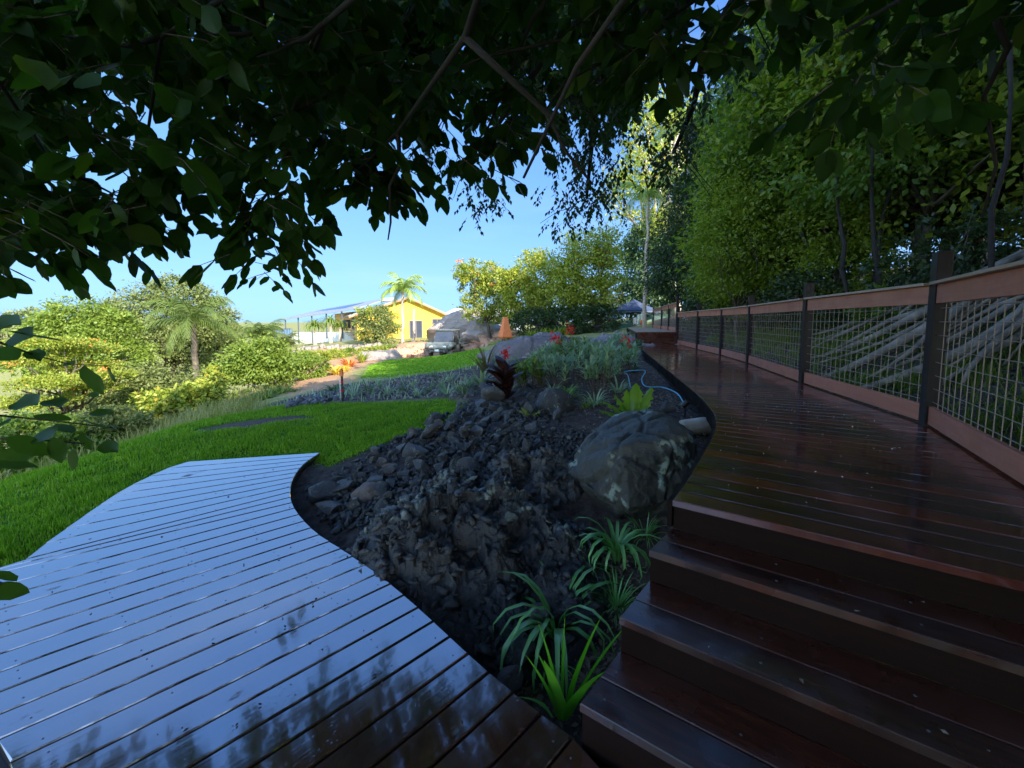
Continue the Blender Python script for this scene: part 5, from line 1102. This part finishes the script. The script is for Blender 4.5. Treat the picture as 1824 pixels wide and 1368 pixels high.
# left terrace with glass balustrade
T0 = W1 + wn * -.1; T1_ = W1 + we * 4.0 + wn * .5
mb = MB(); wallp(mb, [tuple(T0 + Vector((0, 0, -3.2))), tuple(T1_ + Vector((0, 0, -3.4))), tuple(T1_ + Vector((0, 0, -.85))), tuple(T0 + Vector((0, 0, -.8)))], wn * 4); mb.build('terrace_wall', M['white'], hs, world=True)
mb = MB(); mb.beam(T0 - we * 2.5 + Vector((0, 0, .35)) - wn * .3, T1_ + Vector((0, 0, .2)) + wn * .1, .04, .06)
for i in range(9): q = (T0 - we * 2.5).lerp(T1_, i / 8) - wn * .2; mb.beam((q.x, q.y, -.8), (q.x, q.y, .32), .06, .06, we)
mb.build('balustrade_frame', M['steel'], hs, world=True)
mb = MB(); mb.beam(T0 - we * 2.4 + Vector((0, 0, -.2)) - wn * .2, T1_ + Vector((0, 0, -.28)) + wn * .2, .02, .85); mb.build('balustrade_glass', M['bluerail'], hs, world=True)
rs = RS(77)
for i, (f, m_, lb) in enumerate([(.12, 'shirt2', 'pink garment hanging on the veranda line'), (.2, 'utvdark', 'dark garment hanging on the veranda line, nearer the post'), (.26, 'steel', 'blue-grey garment hanging on the veranda line')]):
    q = W0.lerp(W1, f) + wn * 1.2; mb = MB(); mb.box((q.x, q.y, 1.0), (.35, .12, 1.1), rz=.4); mb.box((q.x, q.y, 1.42), (.7, .14, .3), rz=.4); tag(mb.build('hanging_garment', M[m_], bevel=.05), lb, 'clothes', 'washing on the veranda')
nb = thing('neighbour_house', 'white low-pitched roof of another building behind the boulders', 'house', (-4.5, 62, 0))
mb = MB(); mb.box((0, 3, .6), (12, 7, 3.2)); mb.build('wall', M['stone'], nb)
mb = MB(); wallp(mb, [(-6.6, -1, 2.1), (6.6, -1, 2.1), (5, 3, 3.3), (-5, 3, 3.3)], Vector((0, 0, .15))); wallp(mb, [(-6.6, 7, 2.1), (-5, 3.004, 3.3), (5, 3.004, 3.3), (6.6, 7, 2.1)], Vector((0, 0, .15))); mb.build('roof', M['white'], nb)
# palms and bushes before the house
b = D(722, 622, 40); pp = Vector((b.x, b.y, H(b.x, b.y))); print('palm', pp, D(722, 620, 40))
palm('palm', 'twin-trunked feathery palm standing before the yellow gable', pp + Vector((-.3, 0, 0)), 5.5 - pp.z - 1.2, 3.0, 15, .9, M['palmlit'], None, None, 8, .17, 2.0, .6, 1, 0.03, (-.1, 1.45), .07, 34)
mb = MB(); mb.tube(limb(pp + Vector((.75, .3, -.2)), pp + Vector((.9, .3, 3.6)), RS(2), 5, .02), [.17, .15, .14, .13, .12, .1], 9); tag(mb.build('bare_palm', M['palmbark'], smooth=True), 'second bare pale palm trunk close right of the feathery palm', 'palm trunk')
T(668, 612, 38, [(668, 568, 30, 22, 0), (660, 590, 26, 20, 0), (688, 590, 22, 18, 0), (676, 552, 16, 12, 0)], 6500, .2, M['b_olive'], 'frangipani_tree', 'grey-stemmed tropical tree with yellow lower leaves before the house corner', seed=41, r0=.1, clump=.35, second=(900, .22, M['b_lime']))
for i, px in enumerate([562, 590, 607]):
    b = D(px, 622, 47 + i); t_ = thing('ponytail_palm', 'mop-headed drooping green palm, %s of three before the veranda' % ['leftmost', 'middle', 'right-hand'][i], 'palm tree', (b.x, b.y, -1.9), 0, 'ponytail palms before the veranda')
    hh = 2.6 + .5 * (i == 1); V, Fc = blades(None, RS(i), (0, 0, hh), 110, 2.0, .09, 3.4, 80, r0=.1); mesh_np('fronds', V, Fc, M['palm'] if False else M['b_green'], t_)
    mb = MB(); mb.tube([(0, 0, -.3), (0, 0, hh)], [.25, .12], 8); mb.build('trunk', M['palmbark'], t_)
# clipped hedge of rounded bushes
HLAB = ['leftmost', 'second from the left', 'third from the left', 'fourth from the left', 'fifth from the left', 'sixth from the left', 'rightmost']
for i, px in enumerate([545, 572, 598, 625, 650, 675, 698]):
    d = 27 + i * 1.0; b = D(px, 640 - i * 2, d); k = d / 700
    bush('hedge_bush', 'rounded lime-green bush, %s in the hedge below the house' % HLAB[i], 'hedge bush', Vector((b.x, b.y, b.z - .55)), [(0, 0, .5, 20 * k, .8, 14 * k)], 2600, .13, M['b_lime'] if i % 3 else M['b_green'], 'hedge bushes below the house', 120 + i, shell=.75)
for px, py, d, mt, L, lb in [(622, 656, 20, 'orangeleaf', .8, 'coral orange leafy plant above the red bank'), (600, 672, 17, 'yellowleaf', .6, 'golden yellow leafy plant left of the garden post top'), (645, 650, 23, 'b_lime', .9, 'upright lime grassy plant right of the coral one'), (612, 668, 18, 'yellowleaf', .5, 'golden leafy plant directly behind the garden post'),
                            (672, 645, 25, 'red', .45, 'red bromeliad on the grey mound, larger'), (659, 646, 25, 'red', .3, 'red bromeliad on the grey mound, smaller left one')]:
    b = D(px, py, d); strappy('foliage_plant', lb, 'coloured plant', Vector((b.x, b.y, max(H(b.x, b.y) - .03, b.z - .1))), 70, L, .07, 1.3, 45, M[mt], None, int(px), r0=.12)
outcrop('garden_mound', -8.7, 25.6, 1.6, 1.0, 0, .2, 3.0, M['farrock'], 'low purple-grey planted mound in front of hedge', 50, .55, 1.5, 'mound')
# ---------------------------------------------------------------- buggy
uv_ = thing('utility_buggy', 'muddy grey-green utility buggy with windscreen parked beside red stones', 'buggy', (-4.75, 28.6, H(-4.75, 28.6) + .02), math.radians(-14))
if True:
    # local: x right (vehicle's width as seen), -y is the front
    mb = MB(); mb.box((0, 0, .62), (1.15, 2.7, .26)); mb.box((0, .35, .85), (1.2, 1.1, .25)); mb.build('chassis', M['utvdark'], uv_, bevel=.03)
    mb = MB(); mb.add([(-.52, -1.42, .72), (.52, -1.42, .72), (.6, -.62, .80), (-.6, -.62, .80), (-.46, -1.36, .98), (.46, -1.36, .98), (.6, -.62, 1.16), (-.6, -.62, 1.16)], [(3, 2, 1, 0), (4, 5, 6, 7), (0, 1, 5, 4), (1, 2, 6, 5), (2, 3, 7, 6), (3, 0, 4, 7)]); mb.build('hood', M['utv'], uv_, bevel=.05)
    for s in (-1, 1):
        mb = MB(); mb.tube([(s * .68, -1.45, .78), (s * .70, -1.2, .98), (s * .70, -.8, 1.0), (s * .68, -.5, .82)], [.12, .16, .16, .12], 8); mb.build('front_fender', M['utv'], uv_, smooth=True)
        mb = MB(); mb.box((s * .66, 1.2, .98), (.3, 1.1, .12)); mb.build('rear_fender', M['utv'], uv_, bevel=.04)
        mb = MB(); mb.box((s * .40, -1.42, .88), (.2, .05, .1)); mb.build('headlight', M['lens'], uv_, bevel=.02)
        mb = MB(); mb.box((s * .63, -.1, .72), (.05, 1.0, .42)); mb.build('side_panel', M['utv'], uv_, bevel=.02)
        for y, nm in ((-1.05, 'wheel'), (1.1, 'wheel')):
            wb = MB(); wb.lathe((s * .68, y, .33), [(.2, -.13), (.31, -.13), (.34, -.08), (.34, .08), (.31, .13), (.2, .13)], 20, 'x'); wo = wb.build('wheel', M['tyre'], uv_)
            rb = MB(); rb.lathe((s * .68, y, .33), [(.05, -.11), (.19, -.1), (.19, .1), (.05, .11)], 12, 'x'); ro = rb.build('rim', M['rim'], wo)
    mb = MB(); mb.box((0, 1.15, 1.0), (1.2, 1.0, .06)); mb.box((0, .68, 1.15), (1.2, .05, .3)); mb.box((0, 1.64, 1.15), (1.2, .05, .3)); mb.box((.58, 1.16, 1.15), (.05, .95, .3)); mb.box((-.58, 1.16, 1.15), (.05, .95, .3)); mb.build('cargo_bed', M['utv'], uv_, bevel=.01)
    mb = MB()
    for s in (-1, 1):
        mb.tube([(s * .6, -.62, 1.14), (s * .55, -.25, 1.84)], .03, 8); mb.tube([(s * .55, -.25, 1.84), (s * .55, .62, 1.86), (s * .58, .72, .9)], .03, 8); mb.tube([(s * .56, .2, 1.86), (s * .6, .3, .8)], .025, 8)
    mb.tube([(-.55, -.25, 1.84), (.55, -.25, 1.84)], .03, 8); mb.tube([(-.55, .62, 1.86), (.55, .62, 1.86)], .03, 8); mb.build('roll_cage', M['utvdark'], uv_, smooth=True)
    mb = MB(); mb.box((0, .18, 1.91), (1.22, 1.05, .06)); mb.build('roof', M['utv'], uv_, bevel=.03)
    mb = MB(); mb.add([(-.56, -.64, 1.17), (.56, -.64, 1.17), (.52, -.28, 1.82), (-.52, -.28, 1.82), (-.56, -.62, 1.17), (.56, -.62, 1.17), (.52, -.26, 1.82), (-.52, -.26, 1.82)], [(0, 1, 2, 3), (7, 6, 5, 4), (0, 4, 5, 1), (1, 5, 6, 2), (2, 6, 7, 3), (3, 7, 4, 0)]); mb.build('windscreen', M['glass'], uv_)
    mb = MB(); mb.box((-.28, .4, 1.0), (.45, .45, .12)); mb.box((-.28, .62, 1.3), (.45, .1, .5)); mb.box((.28, .4, 1.0), (.45, .45, .12)); mb.box((.28, .62, 1.3), (.45, .1, .5)); mb.build('seats', M['utvdark'], uv_, bevel=.03)
    mb = MB(); mb.lathe((-.28, -.3, 1.22), [(.15, -.015), (.165, 0), (.15, .015)], 16, 'y'); mb.build('steering_wheel', M['utvdark'], uv_)
    mb = MB(); mb.tube([(-.42, -1.52, .5), (-.42, -1.56, .82), (.42, -1.56, .82), (.42, -1.52, .5)], .025, 8); mb.tube([(-.42, -1.55, .62), (.42, -1.55, .62)], .02, 8); mb.box((0, -1.5, .62), (.3, .12, .16)); mb.build('bull_bar', M['rim'], uv_)
    mb = MB(); mb.box((0, -1.585, .66), (.24, .02, .12)); mb.build('number_plate', M['white'], uv_)
uv_.scale = (1.25, 1.1, 1.08)
# ---------------------------------------------------------------- orange cone sculpture
g = D(900, 603, 24); cn = thing('fire_chimney', 'tall tapered orange steel garden chimney standing among boulders', 'sculpture', (g.x, g.y, g.z)); k = 24 / 700
mb = MB()
def frus(mb, w0, w1, z0, z1, rz=.5):
    R = lambda x, y, z: (x * math.cos(rz) - y * math.sin(rz), x * math.sin(rz) + y * math.cos(rz), z)
    mb.add([R(-w0, -w0, z0), R(w0, -w0, z0), R(w0, w0, z0), R(-w0, w0, z0), R(-w1, -w1, z1), R(w1, -w1, z1), R(w1, w1, z1), R(-w1, w1, z1)], [(3, 2, 1, 0), (4, 5, 6, 7), (0, 1, 5, 4), (1, 2, 6, 5), (2, 3, 7, 6), (3, 0, 4, 7)])
frus(mb, 9.5 * k, 3 * k, 3 * k, 38 * k); mb.build('tapered_body', M['orange'], cn, bevel=.01)
mb = MB(); frus(mb, 7 * k, 9.6 * k, 0, 2.9 * k); mb.build('base', M['orange'], cn, bevel=.01)
mb = MB()
for sx in (-1, 1):
    for sy in (-1, 1): mb.box((sx * 5 * k, sy * 5 * k, -.25), (.06, .06, .5), rz=.5)
mb.build('legs', M['steel'], cn)
# ---------------------------------------------------------------- gazebo tent
gd = 30; c0 = D(1140, 555, gd); gz = D(1135, 590, gd).z; tz = thing('gazebo', 'navy blue peaked pop-up gazebo tent beyond the garden', 'gazebo', (c0.x, c0.y + 1.5, gz))
eh = D(1135, 552, gd).z - gz; hh = D(1135, 537, gd).z - gz; Wd = 2.0
cs = [(Wd * 1.0, -Wd * .2), (-.0, -Wd * .9), (-Wd * 1.0, .1), (.1, Wd)]
cs = [(math.cos(a) * 2.25, math.sin(a) * 2.25) for a in (math.radians(268), math.radians(358), math.radians(88), math.radians(178))]
V = []; Fc = []; N = 10; mb = MB()
for q in range(4):
    a = Vector((*cs[q], eh)); b = Vector((*cs[(q + 1) % 4], eh)); ap_ = Vector((0, 0, hh + .25)); base = len(V)
    for i in range(N + 1):
        for j in range(N + 1):
            f, g2 = i / N, j / N; e_ = a.lerp(b, g2); p = e_.lerp(ap_, f); p.z -= .16 * math.sin(math.pi * g2) * (1 - f) * math.sin(math.pi * min(1, f + .15)) + .10 * math.sin(math.pi * f); V.append(tuple(p))
    Fc += [(base + i * (N + 1) + j, base + i * (N + 1) + j + 1, base + (i + 1) * (N + 1) + j + 1, base + (i + 1) * (N + 1) + j) for i in range(N) for j in range(N)]
    base = len(V)
    for j in range(N + 1):
        g2 = j / N; e_ = a.lerp(b, g2); V += [(e_.x, e_.y, eh + .005), (e_.x * 1.01, e_.y * 1.01, eh - .2 + .04 * math.sin(math.pi * g2 * 3) ** 2)]
    Fc += [(base + 2 * j, base + 2 * j + 1, base + 2 * j + 3, base + 2 * j + 2) for j in range(N)]
mesh_np('canopy', V, Fc, M['navy'], tz, smooth=True)
for q in range(4):
    mb = MB(); mb.box((cs[q][0] * .97, cs[q][1] * .97, (eh - .1) / 2 - .1), (.07, .07, eh + .1)); mb.build('leg', M['stone'], tz)
mb = MB(); mb.tube([(*cs[0], eh - .15), (*cs[1], eh - .15)], .02, 5); mb.tube([(*cs[0], eh - .15), (*cs[3], eh - .15)], .02, 5); mb.build('frame', M['stone'], tz)
def cloth(loc, L, W, mat, label, seed, name='hanging_towel'):
    rs = RS(seed); V = []; Fc = []; n = 9
    for i in range(n + 1):
        for j in range(n + 1): f, g2 = i / n, j / n; V.append((W * (g2 - .5) * (1 + .25 * math.sin(f * 3)), .05 * math.sin(g2 * 14 + seed) + .03 * rs.randn(), -L * f * (1 - .08 * math.sin(g2 * 9 + seed))))
    Fc = [(i * (n + 1) + j, i * (n + 1) + j + 1, (i + 1) * (n + 1) + j + 1, (i + 1) * (n + 1) + j) for i in range(n) for j in range(n)]
    o = mesh_np(name, V, Fc, mat, smooth=True); o.location = loc; s_o = o.modifiers.new('thick', 'SOLIDIFY'); s_o.thickness = .03; return tag(o, label, 'cloth', 'cloths hung on the gazebo legs')
B0 = Vector(tz.location)
cloth(D(1094, 560, gd), .95, .35, M['shirt1'], 'blue cloth tied to the left gazebo leg', 1); cloth(D(1088, 566, gd - .1), .35, .25, M['shirt2'], 'pink cloth tied to the left gazebo leg', 2); cloth(D(1092, 576, gd - .1), .7, .4, M['stone'], 'grey cloth at the foot of the left gazebo leg', 6)
cloth(D(1141, 560, gd - .8), 1.0, .5, M['pale'], 'pale green cloth hung on the front gazebo leg', 3); cloth(D(1144, 570, gd - .9), .35, .25, M['orange'], 'orange cloth hung on the front gazebo leg', 4); cloth(D(1132, 566, gd - .8), .5, .3, M['white'], 'white cloth hung left of the front gazebo leg', 5)
q = D(1165, 570, gd + 2); tp = MB(); tp.add([(q.x - 1.3, q.y, q.z - .9), (q.x + 2.2, q.y, q.z - .9), (q.x + 2.2, q.y + 1.5, q.z - .6), (q.x - 1.3, q.y + 1.5, q.z - .6), (q.x - 1.1, q.y + .2, q.z + .5), (q.x + 2.1, q.y + .1, q.z + .15), (q.x + 2.1, q.y + 1.4, q.z + .5), (q.x - 1.1, q.y + 1.4, q.z + .6)], [(3, 2, 1, 0), (4, 5, 6, 7), (0, 1, 5, 4), (1, 2, 6, 5), (2, 3, 7, 6), (3, 0, 4, 7)])
tag(tp.build('tarpaulin', M['tarp'], bevel=.15), 'dark green tarpaulin draped over gear under the gazebo', 'tarpaulin')
q = D(1112, 585, gd - 1); wb = thing('wheelbarrow', 'green barrow and gear beside the left gazebo leg', 'wheelbarrow', (q.x, q.y, q.z - .3))
mb = MB(); mb.add([(-.5, -.3, .3), (.3, -.3, .3), (.3, .3, .3), (-.5, .3, .3), (-.8, -.4, .65), (.5, -.4, .65), (.5, .4, .65), (-.8, .4, .65)], [(3, 2, 1, 0), (0, 1, 5, 4), (1, 2, 6, 5), (2, 3, 7, 6), (3, 0, 4, 7)]); mb.build('tray', M['tarp'], wb)
mb = MB(); mb.lathe((-.75, 0, .2), [(.1, -.05), (.2, -.05), (.2, .05), (.1, .05)], 14, 'y'); mb.build('wheel', M['tyre'], wb)
mb = MB(); mb.tube([(-.75, -.1, .2), (.2, -.3, .32), (1.0, -.35, .6)], .02, 6); mb.tube([(-.75, .1, .2), (.2, .3, .32), (1.0, .35, .6)], .02, 6); mb.build('handles', M['steel'], wb)

# ---------------------------------------------------------------- overhanging canopy close to the camera
CAN = [(-300, -420), (-300, 480), (-40, 500), (20, 495), (60, 470), (85, 430), (105, 440), (150, 440), (185, 405), (245, 425), (262, 395), (300, 380), (345, 388), (362, 372), (385, 390), (398, 460), (440, 470), (480, 512), (505, 480), (525, 470), (545, 420), (545, 370), (560, 340), (600, 355), (640, 375), (680, 400), (718, 388), (722, 330), (738, 285), (770, 300), (800, 330), (850, 350), (905, 310), (945, 290), (962, 240), (975, 175), (1000, 130), (1035, 135), (1090, 100), (1110, 175), (1170, 190), (1215, 120), (1240, 40), (1290, 10), (1300, 60), (1330, 100), (1360, 90), (1385, 40), (1450, 60), (1490, 170), (1520, 235), (1560, 200), (1600, 200), (1680, 110), (1750, 60), (1850, 60), (2300, 30), (2300, -420)]
cn_ = thing('overhanging_tree', 'big-leaved dark tree whose branches hang over the top of the view', 'tree', (2.4, -2.6, H(2.4, -2.6)))
rs = RS(99); AX = []; NRM = []; PS = []; SCL = []; tw = MB()
def sprig(root, dirv, n, size, rs, droop=.5, thick=.003):
    p = Vector(root); d = Vector(dirv).normalized(); pts = [p.copy()]; step = size * .55
    for i in range(n):
        d = (d + Vector((0, 0, -1)) * droop * .25 + Vector(rs.randn(3)) * .12).normalized(); p = p + d * step; pts.append(p.copy())
        side = d.cross(Vector((0, 0, 1))); side = side.normalized() if side.length > .1 else Vector((1, 0, 0)); s = 1 if i % 2 else -1
        a = (d * .7 + side * s * .8 + Vector((0, 0, -.55)) + Vector(rs.randn(3)) * .25).normalized()
        PS.append(tuple(p)); AX.append(tuple(a)); NRM.append(tuple(Vector((0, 0, 1)) + Vector(rs.randn(3)) * .45)); SCL.append(size * (.75 + .5 * rs.rand()))
    PS.append(tuple(p)); AX.append(tuple((d + Vector((0, 0, -.4))))); NRM.append(tuple(Vector((0, 0, 1)) + Vector(rs.randn(3)) * .5)); SCL.append(size)
    tw.tube([pts[0], pts[len(pts) // 2], pts[-1]], [thick, thick * .8, thick * .5], 4, False)
cpx = np.array([p[0] for p in CAN]); cpy = np.array([p[1] for p in CAN])
tried = 0; made = 0
while made < 2000:
    x, y = rs.uniform(-300, 2300), rs.uniform(-420, 500)
    if not bool(inpoly(np.array([x]), np.array([y + (10 if x < 620 else 48 if x < 1150 else 0 if x < 1310 else 40)]), CAN)[0]): continue
    # how far above the lower boundary
    dn = 0
    for q in (60, 120, 200, 300):
        if bool(inpoly(np.array([x]), np.array([y + q]), CAN)[0]): dn = q
    if dn < 200 and rs.rand() > (.6 if dn < 120 else .7): continue
    if mn.noise(Vector((x / 130, y / 90, 4))) < (-.12 if dn < 200 else -.33): continue
    if x > 1240 and rs.rand() < .5: continue
    if x < 500 and y < 250 and dn >= 200 and rs.rand() < .0: continue
    d = (1.9 + 2.4 * rs.rand() ** 1.3) if dn < 200 else (1.7 + 3.6 * rs.rand())
    r = ray(x, y); p = Vector(r) * d / Vector(r).length; p.z += CZ
    if p.z > 5.6 or d < 2.15 or (x < 160 and d < 2.6): continue
    a = rs.rand() * 6.28; sprig(p, (math.cos(a), math.sin(a), -.2), rs.randint(3, 6), .10 + .045 * rs.rand(), rs, .45)
    made += 1
for (cx_, cy_, n_, sx_, sy_, d_) in [(465, 430, 9, 26, 20, 2.6), (485, 470, 8, 16, 16, 2.6), (520, 400, 8, 18, 24, 2.7), (430, 440, 5, 16, 12, 2.6), (690, 360, 10, 24, 14, 2.8), (640, 345, 8, 26, 14, 2.8), (600, 320, 8, 26, 16, 2.8), (845, 325, 8, 26, 20, 2.7), (900, 285, 8, 24, 20, 2.8), (930, 240, 8, 20, 30, 2.8), (60, 450, 9, 34, 18, 2.7), (10, 455, 9, 30, 20, 2.6), (130, 415, 6, 20, 14, 2.8), (210, 395, 10, 34, 16, 2.8), (290, 360, 9, 30, 18, 2.8), (350, 350, 6, 20, 14, 2.8),
        (400, 300, 10, 40, 30, 2.9), (760, 250, 10, 40, 26, 2.9), (700, 300, 8, 30, 20, 2.9), (1190, 150, 6, 18, 14, 2.2), (1160, 120, 6, 18, 14, 2.2), (1060, 90, 6, 20, 14, 2.3), (1575, 175, 4, 14, 18, 2.1), (1510, 190, 4, 14, 18, 2.2), (1330, 70, 4, 18, 10, 2.2)]:
    for i in range(n_):
        x, y = cx_ + rs.randn() * sx_, cy_ + rs.randn() * sy_ - 58; r = ray(x, y); p = Vector(r) * (d_ + rs.randn() * .15) / Vector(r).length; p.z += CZ
        a = rs.rand() * 6.28; sprig(p, (math.cos(a), math.sin(a), -.4), rs.randint(3, 5), .095 + .04 * rs.rand(), rs, .5)
for i in range(560):
    x, y = (rs.uniform(480, 1150), rs.uniform(-60, 175)) if i < 440 else (rs.uniform(-150, 420), rs.uniform(-100, 90)); d = rs.uniform(5, 6.6); r = ray(x, y); p = Vector(r) * d / Vector(r).length; p.z += CZ
    if p.z > 5.8: continue
    a = rs.rand() * 6.28; sprig(p, (math.cos(a), math.sin(a), -.2), 6, .19, rs, .4)
# the rest of the roof of leaves, over and behind the camera
for i in range(1500):
    x, y = rs.uniform(-2.2, 5.5), rs.uniform(-5, 1.6)
    if x < -1.2 and y > .5: continue
    a = rs.rand() * 6.28; sprig((x, y, rs.uniform(3.0, 5.4)), (math.cos(a), math.sin(a), -.2), 5, .17, rs, .4)
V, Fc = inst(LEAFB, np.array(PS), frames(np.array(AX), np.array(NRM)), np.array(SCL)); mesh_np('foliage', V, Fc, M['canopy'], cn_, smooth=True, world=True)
tw.build('twigs', M['bark'], cn_, world=True)['kind'] = 'stuff'
mb = MB(); b0 = Vector((2.4, -2.6, H(2.4, -2.6) - .3)); fk = Vector((2.0, -2.2, 2.6)); mb.tube(limb(b0, fk, rs, 5, .04), [.3, .26, .24, .22, .2, .18], 12)
for (x, y, d, r0) in [(420, 250, 3.4, .04), (250, 330, 3.2, .03), (520, 200, 2.6, .035), (640, 300, 2.8, .03), (860, 250, 3.0, .035), (930, 60, 4.2, .06), (100, 300, 3.0, .03), (-100, 350, 2.6, .04), (1150, 60, 2.4, .03), (1500, 60, 2.2, .03), (1750, -20, 2.4, .04), (300, 60, 4.0, .04), (700, 60, 4.2, .05)]:
    r = ray(x, y); e = Vector(r) * d / Vector(r).length; e.z += CZ; m0 = limb(fk, e, rs, 8, .07); mb.tube(m0, [.045 * (1 - f) ** 1.6 + r0 * .2 for f in np.linspace(0, 1, 9)], 8)
    for q in range(5):
        s_p = m0[rs.randint(3, 9)]; e2 = s_p + Vector((rs.randn() * .5, rs.rand() * .6, rs.randn() * .25)); mb.tube(limb(s_p, e2, rs, 4, .1), [.012, .01, .008, .006, .004], 5)
mb.build('limbs', M['darkbark'], cn_, world=True, smooth=True)
# small-leaved branches
fn = thing('fine_leaved_tree', 'small-leaved tree with hanging sprays in front of the blue sky', 'tree', (3.6, -.9, H(3.6, -.9)))
rs = RS(55); PS = []; AX = []; NRM = []; SCL = []; tw = MB()
def spray(px, py, d, n, spread, size=.05):
    for i in range(n):
        x, y = px + rs.randn() * spread[0], py + rs.randn() * spread[1]; r = ray(x, y); p = Vector(r) * (d + rs.randn() * .35) / Vector(r).length; p.z += CZ; a = rs.rand() * 6.28
        sprig(p, (math.cos(a) * .6, math.sin(a) * .6, -.5), rs.randint(4, 8), size, rs, .6, .0015)
for (x, y, n, sx, sy) in [(1040, 300, 34, 34, 44), (1060, 230, 34, 38, 44), (1020, 360, 22, 26, 22), (1075, 340, 16, 20, 24), (1100, 200, 26, 40, 40), (1030, 180, 26, 40, 40), (1000, 220, 14, 22, 36), (960, 130, 22, 44, 40), (1150, 120, 14, 40, 40),
                         (1200, 240, 20, 24, 24), (1180, 285, 18, 20, 22), (1215, 200, 12, 20, 24), (1240, 170, 6, 14, 20), (1280, 90, 14, 24, 40), (1330, 60, 14, 30, 30), (850, 300, 16, 30, 26), (870, 340, 8, 16, 16), (760, 280, 14, 26, 20), (835, 360, 4, 6, 14), (540, 190, 12, 40, 30)]:
    spray(x, y, 4.6, int(n * 2.1), (sx, sy), .056)
V, Fc = inst(LEAF4, np.array(PS), frames(np.array(AX), np.array(NRM)), np.array(SCL)); mesh_np('foliage', V, Fc, M['fine'], fn, world=True); tw.build('twigs', M['bark'], fn, world=True)['kind'] = 'stuff'
mb = MB(); b0 = Vector((3.6, -.9, H(3.6, -.9) - .3)); fk = Vector((3.1, .6, 3.4)); mb.tube(limb(b0, fk, rs, 5, .04), [.16, .15, .14, .12, .11, .1], 10)
for pl in ([(1400, -60, 3), (1310, 0, 3.9), (1255, 90, 4.3), (1235, 190, 4.5), (1200, 270, 4.6)], [(1250, -80, 3), (1130, 40, 4.0), (1065, 110, 4.4), (1010, 170, 4.6)], [(1300, -80, 3.2), (1160, 60, 4.2), (1070, 130, 4.5), (1055, 250, 4.7), (1045, 350, 4.7)], [(1200, -80, 3), (1000, 60, 4), (860, 260, 4.5)]):
    pts = [fk]
    for x, y, d in pl: r = ray(x, y); e = Vector(r) * d / Vector(r).length; e.z += CZ; pts.append(e)
    mb.tube(pts, [.05 * (1 - i / len(pts)) + .008 for i in range(len(pts))], 6)
    for i in range(2, len(pts)):
        for q in range(3): mb.tube(limb(pts[i], pts[i] + Vector((rs.randn() * .3, rs.randn() * .2, -.15 - .3 * rs.rand())), rs, 3, .1), [.006, .005, .004, .003], 4)
mb.build('limbs', M['darkbark'], fn, world=True, smooth=True)
# near leafy shoots at the left edge
nl = thing('leafy_shoot', 'shaded broad-leaved shoots reaching in from the left edge', 'branch', (-1.9, 1.2, -.3)); rs = RS(71); PS = []; AX = []; NRM = []; SCL = []; mb = MB()
NLV = [(-10, 575, 1.2, 60, -10, .11), (10, 590, 1.15, 70, 10, .12), (-10, 620, 1.1, 60, 30, .12), (55, 625, 1.3, 40, 30, .09), (20, 600, 1.2, 60, -6, .12), (150, 650, 1.6, 40, 80, .15), (118, 648, 1.6, 26, -4, .07), (190, 655, 1.6, 26, 30, .07), (30, 715, 1.4, 60, -2, .12), (90, 712, 1.4, 50, 20, .10),
       (60, 740, 1.4, 80, 8, .12), (20, 745, 1.35, -40, 10, .12), (100, 755, 1.5, 60, 30, .10), (150, 750, 1.5, 70, 16, .12), (160, 735, 1.6, 50, -2, .09), (70, 770, 1.4, 60, 30, .12), (10, 780, 1.3, 60, 20, .13), (95, 780, 1.4, 20, 60, .1), (150, 770, 1.5, 10, 60, .1), (180, 790, 1.55, 50, 20, .1),
       (130, 800, 1.5, 0, 50, .09), (0, 800, 1.3, 60, 30, .12), (-20, 830, 1.2, 70, -5, .1), (-25, 1022, .95, 60, 2, .08), (-25, 1052, .95, 60, 0, .08), (200, 760, 1.6, 30, -8, .07), (40, 800, 1.4, 30, 40, .1), (160, 700, 1.6, 40, 14, .06)]
sd_pts = {}
for (x, y, d, dx, dy, s) in NLV:
    p = D(x, y, d); e = D(x + dx, y + dy, d + rs.randn() * .12); PS.append(tuple(p)); AX.append(tuple(e - p)); NRM.append((rs.randn() * .4, -.5 + rs.randn() * .3, 1)); SCL.append(s * 1.0)
V, Fc = inst(LEAFB, np.array(PS), frames(np.array(AX), np.array(NRM)), np.array(SCL)); mesh_np('leaves', V, Fc, M['near'], nl, smooth=True, world=True)
for pl in ([(-120, 760, 1.2), (0, 740, 1.35), (100, 750, 1.45), (200, 762, 1.6)], [(-120, 600, 1.1), (0, 610, 1.15), (60, 632, 1.3), (120, 648, 1.6), (190, 652, 1.6)], [(-120, 790, 1.2), (20, 780, 1.35), (150, 790, 1.5)], [(-130, 1030, .9), (-20, 1035, .95), (5, 1040, .96)]):
    mb.tube([D(-400, 900, 1.3)] + [D(*p) for p in pl], [.008, .006, .004, .003, .002, .002][:len(pl) + 1], 5)
mb.build('stems', M['bark'], nl, world=True, smooth=True)
